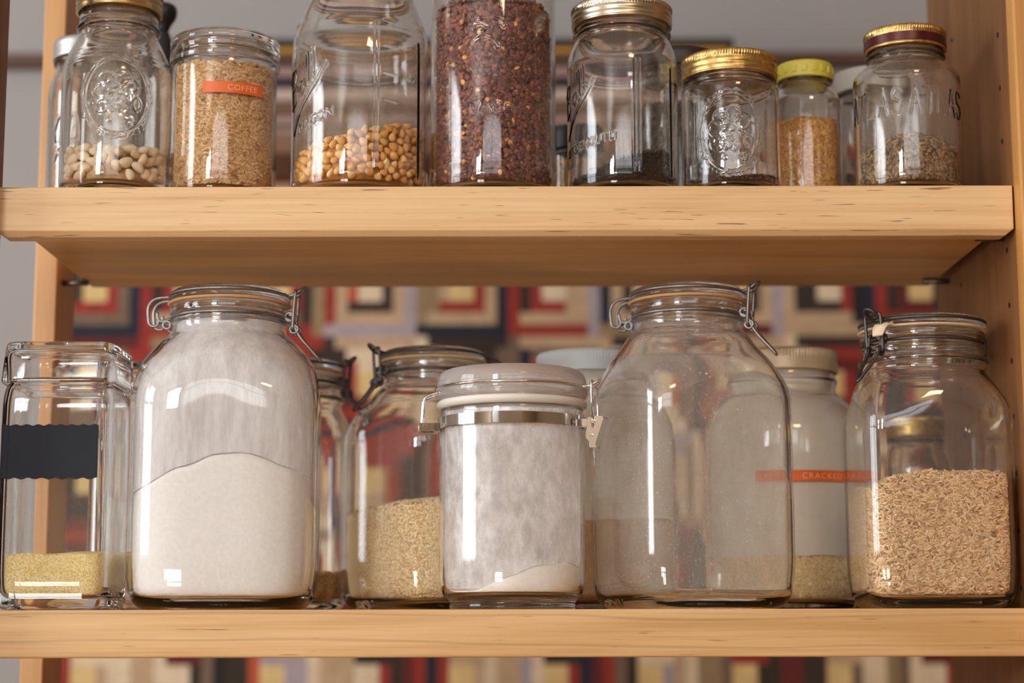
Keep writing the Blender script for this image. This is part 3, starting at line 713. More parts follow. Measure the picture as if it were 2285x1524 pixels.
def swing_jar(label, px, Yc, b, H, rn, rot, phi, wire, gasket, mats, n=4.2, group=None, py=1358, tab=False, nt=144):
    X = at(px, 1100, Yc).x
    root = thing('swing_top_jar', label, 'jar', (X, Yc, ZS), group)
    outer = [(0, .004), (b * .52, .004), (b * .66, .0005), (b * .76, 0), (b * .89, .003), (b * .965, .014), (b * .995, .033), (b, .055), (b, H * .35), (b, H * .64), (b * .992, H * .70), (b * .935, H * .762), (b * .80, H * .812), (rn * 1.13, H * .842), (rn * 1.02, H * .858), (rn, H * .870), (rn, H * .886), (rn + .0022, H * .892), (rn + .0022, H * .897), (rn - .0005, H * .902), (rn - .0005, H * .910), (rn + .0025, H * .916), (rn + .003, H * .925), (rn + .0025, H * .944), (rn - .001, H * .9475)]
    j = jar_shell(root, 'body', outer, .0042, .009, mats, nt, (n, rot, H * .62, H * .835))
    j.H = H; j.X = X
    rl = rn + .003
    lathe_part('lid', [(0, H * .957), (rn - .012, H * .957), (rn - .004, H * .9555), (rl, H * .9555), (rl + .0015, H * .960), (rl + .0012, H * .970), (rl - .0012, H * .9745), (rl - .0008, H * .985), (rl - .004, H * .994), (rl - .012, H * .999), (rl - .022, H * .994), (0, H * .992)], mats[0], root, 96, 2)
    closed_ring('gasket', rn - .004, rn + .0052, H * .9482, H * .9552, gasket, root, b=.001)
    if tab:
        f = frame_at(phi + .16); mb = MB(); z0, z1 = H * .9482, H * .9552; z = (z0 + z1) / 2
        P = curve([f(rn + .003, 0, z), f(rn + .010, 0, z + .001), f(rn + .016, 0, z - .003), f(rn + .019, 0, z - .010)], 2)
        e = frame_at(phi + .16)(0, 1, 0)
        V = []
        for k, p in enumerate(P):
            w = .008 - .003 * (k / (len(P) - 1)) ** 2
            for sg, dz in ((-1, -.001), (1, -.001), (1, .0012), (-1, .0012)): V.append(p + e * w * sg + np.array((0, 0, dz)))
        F = [(i * 4 + a, i * 4 + (a + 1) % 4, i * 4 + 4 + (a + 1) % 4, i * 4 + 4 + a) for i in range(len(P) - 1) for a in range(4)] + [(3, 2, 1, 0), tuple(len(V) - 4 + q for q in range(4))]
        mb.add(V, F).build('gasket_tab', gasket, root)
    swing_hardware(root, rn - .0004, H * .906, rl - .0012, H * .9765, phi, wire)
    return j
def slope(z0, gx=0., gy=0., dome=0., r=.07, wob=0., k=70., sd=0.):
    def h(x, y):
        q = x * x + y * y
        return z0 + gx * x + gy * y + dome * (1 - q / r ** 2) + wob * (np.sin(k * x + sd) * np.cos(k * .8 * y + sd * 2) + .5 * np.sin(k * 2.3 * x - k * 1.7 * y + sd))
    return h

G = [M['glass'], M['in_clean']]
deg = math.radians
# ================================================================== LOWER SHELF
def zpx(py, Y): return at(1142, py, Y).z - ZS
# --- big flour jar
jB = swing_jar('large square swing top jar filled over half with cream flour', 504, 1.690, .0838, .2930, .0515, deg(2), deg(-4), M['steel'], M['rubber_orange'], [M['glass'], M['in_flour']], n=3.8, group='swing top jars')
def hB(x, y):
    return np.interp(x + .002, [-.09, -.061, -.045, -.028, 0, .025, .05, .09], [.089, .104, .112, .122, .1320, .1350, .130, .110]) + .03 * (y + .08) + .0007 * np.sin(170 * x + 60 * y) + .0008 * np.sin(90 * x)
powder(jB, hB, 'flour', powder_mat('cream flour', (238, 233, 229), (244, 240, 236), 260, .2), 'cream flour sloping up the right side inside the large flour jar', 'flour')
# --- big empty jar
jE = swing_jar('large empty swing top jar with dusty clear glass and slack lever', 1541, 1.700, .0770, .2960, .050, deg(22), deg(-22), M['steel'], M['rubber_orange'], [M['glass'], M['in_empty']], n=5.5, group='swing top jars')
# --- brown rice jar
jG = swing_jar('swing top jar of brown rice with a cream gasket tab, against the right side panel', 2070, 1.675, .0667, .2625, .0530, deg(0), deg(-144), M['dark_wire'], M['rubber_cream'], G, n=8.0, group='swing top jars', tab=True)
rice_tmpl = ellipsoid(.0037, .00115, .0010, 6, 6)
grains(jG, (lambda x, y: np.interp(x, [-.09, -.07, -.045, -.01, .03, .07], [.090, .099, .112, .1205, .119, .113]) + .03 * y + .0018 * np.sin(75 * x + 40 * y)), 'brown_rice', grain_mat('brown rice', ((0, (186, 148, 108)), (.4, (220, 186, 144)), (.8, (236, 208, 168)), (1, (166, 126, 90)))), 'tan brown rice filling the lower half of the far right jar', 'rice', (.0037, .00115, .0010), 9500, 3200, 2.0, .35, 1, tmpl=rice_tmpl)
# --- quinoa jar behind the clamp canister
jC = swing_jar('swing top jar of pale quinoa standing behind the clamp lid canister', 965, 1.803, .0745, .2535, .0475, deg(38), deg(-158), M['dark_wire'], M['rubber_yellow'], G, n=4.6, group='swing top jars')
grains(jC, slope(.103, .12, .02, .004, .08, .001, 80), 'quinoa', grain_mat('quinoa', ((0, (226, 196, 142)), (.5, (246, 222, 178)), (1, (252, 238, 208)))), 'pale yellow quinoa grains in the jar behind the clamp canister', 'quinoa', (.00095, .00095, .0008), 13500, 2500, 1.25, .3, tmpl=ellipsoid(.00098, .00098, .0008, 6, 4))
# --- small jars at the back left
jH = swing_jar('small swing top jar of brown grain between flour jar and quinoa jar', 646, 1.862, .0610, .2510, .0485, deg(5), deg(-12), M['dark_wire'], M['rubber_orange'], G, n=3.4, group='swing top jars')
grains(jH, slope(.036, 0, .0, .003, .07, .001, 80), 'brown_grain', grain_mat('brown grain', ((0, (120, 84, 48)), (.5, (160, 118, 70)), (1, (186, 144, 92)))), 'coarse brown grain low in the jar behind the flour jar', 'grain', (.0016, .001, .0009), 5200, 900, 1.7)
jK = swing_jar('half hidden swing top jar between square canister and flour jar, at the back', 350, 1.855, .060, .2465, .0455, deg(0), deg(60), M['dark_wire'], M['rubber_orange'], G, n=3.4, group='swing top jars')

# --- square glass canister at the left edge
def square_canister():
    Y0 = 1.607; hw = .0497; X = at(122, 1100, Y0).x - .002; Yc = Y0 + hw
    root = thing('glass_canister', 'square glass canister with a glass lid and black label at the left edge', 'canister', (X, Yc, ZS))
    H = zpx(838, Y0) ; b = hw
    outer = [(0, .004), (b * .6, .004), (b * .78, .0005), (b * .88, 0), (b * .965, .004), (b * .99, .016), (b, .05), (b, H * .5), (b, H * .86), (b * .985, H * .92), (b * .95, H * .965), (b * .88, H * .985), (b * .86, H)]
    j = jar_shell(root, 'body', outer, .0048, .010, G, 192, (9.0, 0, 9, 10))
    Ht = zpx(762, Y0) + .002; z0 = H - .006
    se = superell(9.0, 0); mu = lambda th, z: se(th)
    P = [(b * .90, z0 + .004), (b * .99, z0), (b * 1.035, z0 + .002), (b * 1.025, z0 + .008), (b * .985, Ht - .006), (b * .965, Ht - .002), (b * .92, Ht), (b * .5, Ht - .0008), (0, Ht - .0012), (0, Ht - .006), (b * .5, Ht - .006), (b * .88, Ht - .007), (b * .92, Ht - .014), (b * .90, z0 + .010), (b * .90, z0 + .004)]
    lathe_part('lid', P, M['glass'], root, 192, 2, mu)
    # black label stuck on the front
    x0, x1 = max(at(-2, 1000, Y0).x - X, -b * .93), at(219, 1000, Y0).x - X; z0, z1 = zpx(1066, Y0), zpx(946, Y0)
    n = 60; rnd = random.Random(5); top, bot = [], []
    for k in range(n + 1):
        x = x0 + (x1 - x0) * k / n
        top.append((x, z1 + .0009 * math.sin(k * .9) * (.5 + rnd.random() * .5))); bot.append((x, z0 + .0009 * math.sin(k * .75 + 1) * (.5 + rnd.random() * .6)))
    V = []; yf = lambda x: -float(b * se(np.array(math.atan2(-b, x)))) * math.sin(math.atan2(b, abs(x) + 1e-9))
    for (x, zt_), (_, zb_) in zip(top, bot):
        y = -b * 1.0 - .0006 if abs(x) < b * .8 else -b * .985 - .0006
        V += [(x, y, zt_), (x, y, zb_), (x, y + .0005, zb_), (x, y + .0005, zt_)]
    F = [(i * 4 + a, i * 4 + (a + 1) % 4, i * 4 + 4 + (a + 1) % 4, i * 4 + 4 + a) for i in range(n) for a in range(4)] + [(3, 2, 1, 0), (4 * n, 4 * n + 1, 4 * n + 2, 4 * n + 3)]
    MB().add(V, F).build('label', M['label_black'], root, False)
    return j
jA = square_canister()
powder(jA, slope(.0500, .03, .04, 0, .05, .0012, 70), 'cornmeal', powder_mat('cornmeal', (224, 190, 116), (250, 234, 184), 700, .6, 2), 'yellow cornmeal at the bottom of the square canister', 'cornmeal')

# --- clear canister with a clamp lid in front
def clamp_canister():
    R = .0655; Yc = 1.6035 + R; X = at(1143, 1100, Yc).x; px = lambda y: zpx(y, 1.606)
    root = thing('clamp_canister', 'clear clamp lid canister with a steel band, front and centre, dusted with white flour', 'canister', (X, Yc, ZS))
    Hb = px(896); A = M['acrylic']
    outer = [(0, .002), (R * .72, .002), (R * .80, 0), (R * .845, 0), (R * .86, .002), (R * .855, px(1345)), (R * .865, px(1338)), (R * .95, px(1325)), (R * .985, px(1300)), (R, px(1260)), (R, px(1000)), (R, px(940)), (R * 1.0, px(905)), (R * .985, Hb), (R * .97, Hb + .001)]
    j = jar_shell(root, 'body', outer, .0042, .0125, [A, M['in_acrylic']], 128)
    z = px
    lathe_part('lid', [(0, z(905)), (R * .88, z(905)), (R * .92, z(898)), (R * .92, z(880)), (R * 1.0, z(876)), (R * 1.045, z(868)), (R * 1.05, z(856)), (R * 1.035, z(848)), (R * 1.035, z(842)), (R * 1.03, z(828)), (R * .99, z(814)), (R * .9, z(807)), (R * .6, z(805)), (0, z(805)), (0, z(812)), (R * .6, z(812)), (R * .86, z(828)), (R * .88, z(850)), (R * .86, z(893)), (0, z(893))], M['milky'], root, 128, 2)
    lathe_part('gasket', [(R * .93, z(900)), (R * .99, z(898)), (R * 1.025, z(893)), (R * 1.04, z(886)), (R * 1.025, z(879)), (R * .96, z(877)), (R * .925, z(879)), (R * .93, z(900))], M['rubber_white'], root, 128, 2)
    closed_ring('steel_band', R + .0003, R + .0018, z(944), z(917), M['chrome'], root, 160, .0004)
    zw = z(851)
    mb = MB().tube(ring_pts(R * 1.036 + .0009, zw), .0013, 8, True)
    f = frame_at(deg(-20)); g = frame_at(deg(180 + 6))
    r0 = R * 1.036
    mb.tube(curve([f(r0, -.005, zw), f(r0 + .008, -.005, zw), f(r0 + .014, -.004, zw + .004), f(r0 + .0165, 0, zw + .0055), f(r0 + .014, .004, zw + .004), f(r0 + .008, .005, zw), f(r0, .005, zw)], 2), .0013, 8)
    for t in (-.010, .010):
        mb.tube(curve([g(r0, t, zw - .004), g(r0 + .0115, t, zw - .008), g(r0 + .0125, t, zw - .012), g(r0 + .0140, t, z(941)), ], 2), .0013, 8)
    mb.build('lid_wire', M['chrome'], root)
    mb = MB()                                          # hinge bracket on the left
    def slab(fr, r0_, r1_, t0, t1, z0_, z1_):
        V = [fr(r, t, q) for q in (z0_, z1_) for t in (t0, t1) for r in (r0_, r1_)]
        mb.add(V, [(0, 2, 3, 1), (4, 5, 7, 6), (0, 1, 5, 4), (2, 6, 7, 3), (0, 4, 6, 2), (1, 3, 7, 5)])
    for t in (-.012, .0108): slab(g, R + .001, R + .019, t, t + .0012, z(949), z(931))
    slab(g, R + .001, R + .006, -.012, .012, z(951), z(930))
    mb.tube([g(R + .0142, -.014, z(940)), g(R + .0142, .014, z(940))], .0022, 10)
    bevelled(mb.build('hinge_bracket', M['chrome'], root, False), .0003)
    lkp = [f(r0 + .0095, -.0085, zw + .003), f(r0 + .0095, -.007, zw + .0045), f(r0 + .0095, .007, zw + .0045), f(r0 + .0095, .0085, zw + .003), f(R + .0135, .0085, z(962)), f(R + .0135, -.0085, z(962))]
    MB().tube(curve(lkp, 2, True), .0012, 8, True).build('clamp_link', M['chrome'], root)
    mb = MB()                                          # stamped lever: two cheeks, a back plate and a thumb tab
    ck = [(R + .008, 923), (R + .013, 919), (R + .0225, 921), (R + .0235, 926), (R + .0155, 985), (R + .0165, 992), (R + .010, 992), (R + .0095, 978), (R + .0065, 968), (R + .0075, 950)]
    for t in (-.0075, .0063):
        V = [f(r, t + d, z(y)) for d in (0, .0012) for r, y in ck]; n = len(ck)
        mb.add(V, [tuple(range(n)), tuple(range(2 * n - 1, n - 1, -1))] + [(i, i + n, (i + 1) % n + n, (i + 1) % n) for i in range(n)])
    V = []
    for r, y, w in ((R + .0225, 921, .0075), (R + .0235, 926, .0075), (R + .0155, 985, .0070), (R + .0140, 1000, .0060), (R + .0150, 1015, .0075), (R + .0150, 1032, .0075), (R + .0145, 1045, .0050), (R + .0143, 1050, .0018)):
        for sg, d in ((-1, 0), (1, 0), (1, -.0012), (-1, -.0012)): V.append(f(r + d, sg * w, z(y)))
    mb.add(V, [(i * 4 + a, i * 4 + (a + 1) % 4, i * 4 + 4 + (a + 1) % 4, i * 4 + 4 + a) for i in range(7) for a in range(4)] + [(3, 2, 1, 0), (28, 29, 30, 31)])
    mb.tube([f(R + .0135, -.009, z(932)), f(R + .0135, .009, z(932))], .0020, 10)
    mb.tube([f(R + .0115, -.009, z(964)), f(R + .0115, .009, z(964))], .0018, 10)
    slab(f, R + .001, R + .010, -.006, .006, z(944), z(925))
    bevelled(mb.build('clamp_lever', M['chrome'], root, False), .0003)
    return j
jD = clamp_canister()
def hD(x, y): return .0135 + .0285 * smoothstep(-.062, .035, x) - .006 * smoothstep(.045, .065, x) + .08 * y * 1.0 + .0006 * np.sin(190 * x + 40 * y)
powder(jD, hD, 'white_flour', powder_mat('white flour', (244, 238, 230), (250, 246, 240), 260, .2), 'white flour banked at the bottom of the clamp lid canister', 'flour')

# --- gallon jars at the back
def gallon(label, px, Yc, lidmat, inner, H=.256, R=.080, knurl=True, rl=.055):
    X = at(px, 1100, Yc).x; root = thing('gallon_jar', label, 'jar', (X, Yc, ZS), 'gallon jars at the back')
    outer = [(0, .005), (R * .7, .004), (R * .84, 0), (R * .94, .002), (R * .99, .014), (R, .03), (R, H * .62), (R * .98, H * .70), (R * .88, H * .77), (rl * 1.10, H * .815), (rl * .96, H * .83), (rl * .94, H * .86), (rl * .98, H * .875), (rl * .98, H * .885), (rl * .94, H * .895), (rl * .92, H * .98)]
    j = jar_shell(root, 'body', outer, .0038, .008, [M['glass_smoke'], inner], 112)
    one_lid(root, rl, H * .915, H, lidmat, 'lid', knurl, 110, .0008); return j
jF = gallon('frosted gallon jar with a cream ribbed lid and orange tape, behind the empty jar', 1752, 1.845, M['cream_lid'], M['in_frost'])
grains(jF, slope(.050, .0, .0, .004, .08, .001, 80), 'cracked_oats', grain_mat('cracked oats', ((0, (214, 186, 130)), (.5, (240, 218, 168)), (1, (246, 230, 190)))), 'pale cracked oats at the bottom of the taped gallon jar', 'oats', (.0014, .001, .0009), 5200, 900, 1.7)
jI = gallon('gallon jar with a white ribbed lid behind the clamp canister', 1322, 1.853, M['white_lid'], M['in_frost'])
powder(jI, slope(.085, .05, 0, .004, .08, .001, 60), 'tan_meal', powder_mat('tan meal', (176, 140, 100), (200, 166, 124), 500, .4), 'tan meal in the white lidded gallon jar at the back', 'meal')

def tape(j, R, zc, hh, u0, u1, a0, text, x_text, size, dz=0., nseg=40, spread=1.0):
    """strip of embossing tape bent round the jar; a0 is the angle of its middle"""
    V = []
    for k in range(nseg + 1):
        u = u0 + (u1 - u0) * k / nseg; a = a0 + u / R; zz = zc + dz * (u - u0)
        for r, z in ((R + .0009, zz - hh), (R + .0009, zz + hh), (R + .0003, zz + hh), (R + .0003, zz - hh)): V.append((r * math.cos(a), r * math.sin(a), z))
    F = [(i * 4 + a, i * 4 + 4 + a, i * 4 + 4 + (a + 1) % 4, i * 4 + (a + 1) % 4) for i in range(nseg) for a in range(4)] + [(0, 1, 2, 3), (4 * nseg + 3, 4 * nseg + 2, 4 * nseg + 1, 4 * nseg)]
    t = MB().add(V, F).build('tape_label', M['tape'], j.root, False); tag(t, 'orange embossed tape label')
    cu = bpy.data.curves.new('lettering', 'FONT'); cu.body = text; cu.size = size; cu.extrude = .00025; cu.space_character = spread; cu.resolution_u = 3
    to = bpy.data.objects.new('lettering', cu); COL.objects.link(to)
    me = bpy.data.meshes.new_from_object(to.evaluated_get(bpy.context.evaluated_depsgraph_get())); bpy.data.objects.remove(to)
    for v in me.vertices:
        u = x_text + v.co.x; a = a0 + u / R; r = R + .00095 + v.co.z
        v.co = Vector((r * math.cos(a), r * math.sin(a), zc + dz * (u - u0) + v.co.y - size * .34))
    finish(me, 'raised_lettering', M['tape_text'], t, False, None)
aF = facing(jF.loc.x, jF.loc.y)
uF = lambda px: math.asin(max(-.99, min(.99, (px - 1752) / (.080 * scale_at(1.765, ZS + .12))))) * .080
tape(jF, .080, zpx(1062, 1.765), .0052, uF(1692), uF(1925), aF, 'CRACKED OATS', uF(1790), .0080, 0, spread=1.25)

# --- small gold-lidded jar behind the rice jar
def mason(name, label, cat, px, Yc, R, H, rl, mats, group, emb=None, rows=None, lid=None, py=300, base=None, nt=112, lid_h=.105, shoulder=(.70, .85), sq=None, z_base=ZU, tb=.007, lidless=False, t=.0034, half=1.35):
    X = at(px, py, Yc).x; root = thing(name, label, cat, (X, Yc, z_base), group)
    s0, s1 = shoulder; q = rl - .0035
    outer = [(0, .005), (R * .62, .0045), (R * .74, .001), (R * .86, 0), (R * .95, .002), (R * .99, .010), (R, .018), (R, H * .3), (R, H * s0 * .9), (R, H * s0), (R * .975, H * (s0 + (s1 - s0) * .35)), (q + (R - q) * .35, H * (s0 + (s1 - s0) * .75)), (q, H * s1), (q, H * (s1 + .012)), (q + .0028, H * (s1 + .02)), (q + .0028, H * (s1 + .035)), (q, H * (s1 + .043)), (q - .0008, H * .985), (q - .002, H * .992)]
    a0 = facing(X, Yc); th = None; e = None
    if emb: th = dense_front(330, 60, half, a0); e = relief(emb, a0)
    j = jar_shell(root, 'body', outer, t, tb, mats, nt, sq, e, th, rows)
    j.R = R; j.a0 = a0
    if lid: lid(root, rl, H * (1 - lid_h), H)
    return j
GS = [M['glass_smoke'], M['in_smoke']]
jJ = mason('mason_jar', 'small jar with a gold lid seen through the brown rice jar', 'jar', 2035, 1.845, .037, .190, .0320, GS, 'mason jars', py=1000, z_base=ZS, lid=lambda r, rl, a, b: screw_lid(r, rl, a, b, M['gold_worn'], M['gold']))
powder(jJ, slope(.11, 0, 0, .003, .04), 'dark_spice', powder_mat('dark spice', (70, 48, 34), (96, 68, 48), 500), 'dark brown spice in the gold lidded jar behind the rice', 'spice')

# ================================================================== UPPER SHELF
def upx(py, Y): return at(1142, py, Y).z - ZU
# beans
YU1 = 1.658; RU1 = .0500
zc1 = upx(210, YU1 - RU1); a1 = 73 / scale_at(YU1 - RU1, ZU + .1); b1 = abs(upx(133, YU1 - RU1) - upx(300, YU1 - RU1)) / 2
jU1 = mason('mason_jar', 'mason jar of white beans with a moulded fruit oval and gold lid', 'jar', 258, YU1, RU1, 0.1965, .0392, GS, 'mason jars', oval_fruit(0, zc1, a1, b1), (.045, .140, 230),
            lid=lambda r, rl, a, b: screw_lid(r, rl, a, b, M['gold'], M['gold']), lid_h=.10, shoulder=(.57, .79), tb=.008)
def finish_template(name, T, F, mat, sub=1):
    me = bpy.data.meshes.new(name); me.from_pydata(T.tolist(), [], [tuple(f) for f in F.tolist()]); me.materials.append(mat); me.update()
    me.polygons.foreach_set('use_smooth', np.ones(len(me.polygons), bool)); return me
bean_m = object_mat('white bean', ((0, (238, 216, 180)), (.5, (246, 230, 202)), (1, (228, 200, 160))), .42)
beans = [finish_template('white_bean', *ellipsoid(.0072 * a, .0046 * b, .0042 * c, 12, 9, bend=.0012 * d), bean_m) for a, b, c, d in ((1, 1, 1, 1), (.85, 1, 1, .8), (1.12, 1.05, 1, 1.2), (.78, .95, 1, .5))]
hU1 = slope(.0385, .04, .10, .004, .046, .0015, 90)
pieces(jU1, hU1, 'white_bean', beans, 'smooth white bean lying in the jar with the fruit oval', 'bean', 'white beans in the jar', .0079, .0046, 150, 1.75, .35)
V, Q = heap(jU1, lambda x, y: hU1(x, y) - .008, shrink=.0085, nth=48, ntop=10, nside=10)
tag(raw_mesh('bean_heap', V, Q, plain('bean heap', (196, 168, 128), .6, noise=.3, nscale=140), None, True, jU1.loc), 'white beans deeper inside the heap in the fruit oval jar', 'beans', 'white beans in the jar', 'stuff')  # core coloured darker than the beans, as shade in the gaps

# jar behind the bean jar
YU2 = 1.775
jU2 = mason('mason_jar', 'empty mason jar with a dull zinc lid half hidden behind the bean jar', 'jar', 206, YU2, .0435, .186, .040, GS, 'mason jars', [(ellipse(-.030, .085, .011, .020, 30), .0016, .0011), ([(-.04, .06), (-.025, .10)], .0016, .001), ([(-.04, .075), (-.022, .08)], .0016, .001)], (.045, .125, 110), lid=lambda r, rl, a, b: one_lid(r, rl, a, b, M['zinc'], 'lid', False, 100, .0006), half=1.6)
# black bottle behind
Xb = at(366, 50, 1.86).x; rt = thing('black_bottle', 'black bottle with a flared stopper behind the bean jar', 'bottle', (Xb, 1.86, ZU))
zf = lambda y: at(366, y, 1.86).z - ZU
lathe_part('body', [(0, 0), (.021, 0), (.023, .003), (.023, .12), (.020, .15), (.010, zf(100)), (.0065, zf(80)), (.0055, zf(70)), (0, zf(70))], M['black'], rt, 48, 2)
lathe_part('stopper', [(0, zf(72)), (.005, zf(72)), (.007, zf(58)), (.0125, zf(42)), (.0138, zf(26)), (.012, zf(14)), (.006, zf(7)), (0, zf(5))], M['black'], rt, 48, 2)

# brown rice jar with coffee tape
YU4 = 1.672; RU4 = .0488
jU4 = mason('storage_jar', 'straight jar of brown rice with an orange tape label and ridged glass lid', 'jar', 499, YU4, RU4, .1485, .049, GS, None, shoulder=(.87, .90), lid=None, t=.0030)
lathe_part('lid', [(0, 0.1435), (.040, 0.1435), (.044, 0.1490), (.0485, 0.1490), (.0495, 0.1405), (.0485, 0.1375), (.0497, 0.1345), (.0487, 0.1315), (.0499, 0.1285), (.0508, 0.1295), (.0510, 0.1365), (.0502, 0.1395), (.0510, 0.1435), (.0502, 0.1475), (.0508, 0.1515), (.049, 0.1550), (.044, 0.1565), (0, 0.1557)], GS[0], jU4.root, 96, 1)
hU4 = slope(.1250, .0, .05, .004, .047, .0012, 80)
grains(jU4, hU4, 'brown_rice', grain_mat('brown rice dull', ((0, (180, 138, 92)), (.5, (214, 174, 124)), (1, (234, 202, 156)))), 'brown rice filling the jar with the orange coffee tape', 'rice', (.0038, .0012, .0010), 6000, 700, 1.75, .3, 1, tmpl=ellipsoid(.0038, .0012, .0010, 6, 6))
sU = scale_at(YU4 - RU4, ZU + .1)
u4 = lambda px: math.asin(max(-.97, min(.97, (px - 499) / (RU4 * sU * .99)))) * RU4
tape(jU4, RU4, upx(192, YU4 - RU4), .0052, u4(452), u4(581), jU4.a0, 'COFFEE', u4(505), .0076, -.0, spread=1.1)

# popcorn jar
YU5 = 1.672; RU5 = .0636
z5 = lambda y: upx(y, YU5 - RU5)
s5 = scale_at(YU5 - RU5, ZU + .1); u5 = lambda px: math.asin((px - 803) / (RU5 * s5 * .985)) * RU5
em5 = [(p, .0010, .0010) for p in script_word(-.082, z5(222), .0310, deg(28), .2)]
em5 += [(p, .0006, .0006) for p in word('MASON', -.066, z5(280), .0068, .0085, .25, 0, .28)]
em5 += [([(u5(838), .02), (u5(838), z5(45))], .0019, .0012), ([(u5(934), .02), (u5(934), z5(75))], .0018, .0012)]
for y in (35, 95, 157, 217): em5.append(([(u5(856), z5(y)), (u5(882), z5(y + 3))], .0009, .0009))
em5 += [(p, .0005, .0006) for p in word('150', u5(900), z5(165), .0032, .006, .4)]
jU5 = mason('mason_jar', 'wide half gallon mason jar a third full of popcorn kernels', 'jar', 803, YU5, RU5, .236, .0475, GS, 'mason jars', em5, (.020, .165, 300), lid=lambda r, rl, a, b: screw_lid(r, rl, a, b, M['silver_gold'], M['silver_gold']), shoulder=(.58, .88), lid_h=.085, half=1.5)
kern_m = object_mat('popcorn kernel', ((0, (222, 168, 92)), (.45, (238, 194, 122)), (.75, (212, 150, 72)), (1, (246, 214, 156))), .32)
kerns = [finish_template('popcorn_kernel', *ellipsoid(.0047 * a, .0038 * b, .0030 * c, 10, 8, taper=-.34), kern_m) for a, b, c in ((1, 1, 1), (.9, 1.05, 1.05), (1.1, .95, .9))]
hU5 = lambda x, y: .0575 + .34 * np.minimum(x, .012) + .10 * np.maximum(x - .012, 0) + .10 * y + .0012 * np.sin(90 * x + 60 * y)
nk = pieces(jU5, hU5, 'popcorn_kernel', kerns, 'golden popcorn kernel in the heap inside the half gallon jar', 'kernel', 'popcorn kernels in the jar', .0063, .0036, 300, 1.65, .5)
V, Q = heap(jU5, lambda x, y: hU5(x, y) - .005, shrink=.0055, nth=60, ntop=12, nside=12)
tag(raw_mesh('popcorn_heap', V, Q, plain('popcorn heap', (176, 116, 44), .5, noise=.35, nscale=180), None, True, jU5.loc), 'popcorn kernels deeper inside the heap of the half gallon jar', 'popcorn', 'popcorn kernels in the jar', 'stuff')  # darker core colour stands for shade between the kernels

# lentil jar
YU6 = 1.668; RU6 = .0585
z6 = lambda y: upx(y, YU6 - RU6)
em6 = [(p, .0007, .0007) for p in word('MASON', -.020, z6(248), .0075, .0085, .35)] + [(ellipse(-.008, z6(120), .013, .016, 20, .4, 2.6), .0016, .0011), (ellipse(-.004, z6(72), .018, .014, 20, .6, 2.2), .0014, .0010), (ellipse(-.012, z6(60), .006, .004, 14), .0012, .0008)]
jU6 = mason('mason_jar', 'tall mason jar packed with dark red lentils', 'jar', 1100, YU6, RU6, .262, .0475, GS, 'mason jars', em6, (.020, .20, 260), lid=lambda r, rl, a, b: screw_lid(r, rl, a, b, M['silver_gold'], M['silver_gold']), shoulder=(.74, .90), lid_h=.075)
lent = ellipsoid(.0029, .0029, .00135, 9, 6)
_L = np.asarray(lent[0]); lent = (np.column_stack([_L[:, 1], _L[:, 0], _L[:, 2]]), lent[1])
def lens(r, t, nu=9):
    V = [(0, 0, t)] * nu; V = []
    for rr, zz in ((.001, t), (.6, t * .8), (.92, t * .35), (1.0, 0), (.92, -t * .35), (.6, -t * .8), (.001, -t)):
        V += [(r * rr * math.cos(2 * PI * k / nu), r * rr * math.sin(2 * PI * k / nu), zz) for k in range(nu)]
    F = [((i + 1) * nu + k, (i + 1) * nu + (k + 1) % nu, i * nu + (k + 1) % nu, i * nu + k) for i in range(6) for k in range(nu)]
    return np.asarray(V), np.asarray(F)
hU6 = slope(.1740, .0, .0, .022, .056, .001, 90)
grains(jU6, hU6, 'red_lentils', grain_mat('red lentil', ((0, (98, 64, 62)), (.5, (124, 82, 76)), (.90, (144, 94, 78)), (.965, (170, 108, 74)), (.98, (224, 172, 108)), (1, (228, 178, 112))), .45, .4), 'dark red lentils filling the tall jar', 'lentils', (.0027, .0027, .0013), 5600, 700, 1.75, .36, tmpl=lens(.0028, .0013))

# small jar with a dark lid between lentils and the wide mouth jar
YU7 = 1.80
jU7 = mason('spice_jar', 'small black lidded jar of yellow grain between the lentil jar and wide mouth jar', 'jar', 1284, YU7, .0270, .106, .0255, GS, None, shoulder=(.72, .80), lid=lambda r, rl, a, b: one_lid(r, rl, a, b, M['black']), lid_h=.22, t=.0022, tb=.004)
grains(jU7, slope(.068, 0, 0, .002, .025), 'yellow_grain', grain_mat('yellow grain', ((0, (160, 120, 52)), (1, (200, 158, 78)))), 'yellow grain inside the small black lidded jar', 'grain', (.0014, .001, .0009), 2200, 200, 1.7)

# wide mouth jar with wild rice
YU8 = 1.660; RU8 = .0512
z8 = lambda y: upx(y, YU8 - RU8); s8 = scale_at(YU8 - RU8, ZU + .1); u8 = lambda px: math.asin((px - 1390) / (RU8 * s8 * .985)) * RU8
em8 = [(p, .0008, .0009) for p in script_word(-.0690, z8(243), .0260, deg(28), .2)]
em8 += [(p, .0005, .0006) for p in word('WIDEMOUTH', -.0660, z8(332), .0048, .0075, .42, 0, .16)]
em8 += [([(u8(1418), .016), (u8(1418), z8(132))], .0011, .0010), ([(u8(1427), .016), (u8(1427), z8(132))], .0011, .0010), ([(u8(1497), .016), (u8(1497), z8(140))], .0012, .0010)]
jU8 = mason('mason_jar', 'wide mouth mason jar with a pale gold lid and black wild rice at the bottom', 'jar', 1390, YU8, RU8, .182, .0462, [M['glass_smoke'], M['in_clean']], 'mason jars', em8, (.014, .126, 260), lid=lambda r, rl, a, b: screw_lid(r, rl, a, b, M['silver_gold'], M['silver_gold']), lid_h=.105, shoulder=(.69, .83), half=1.5)
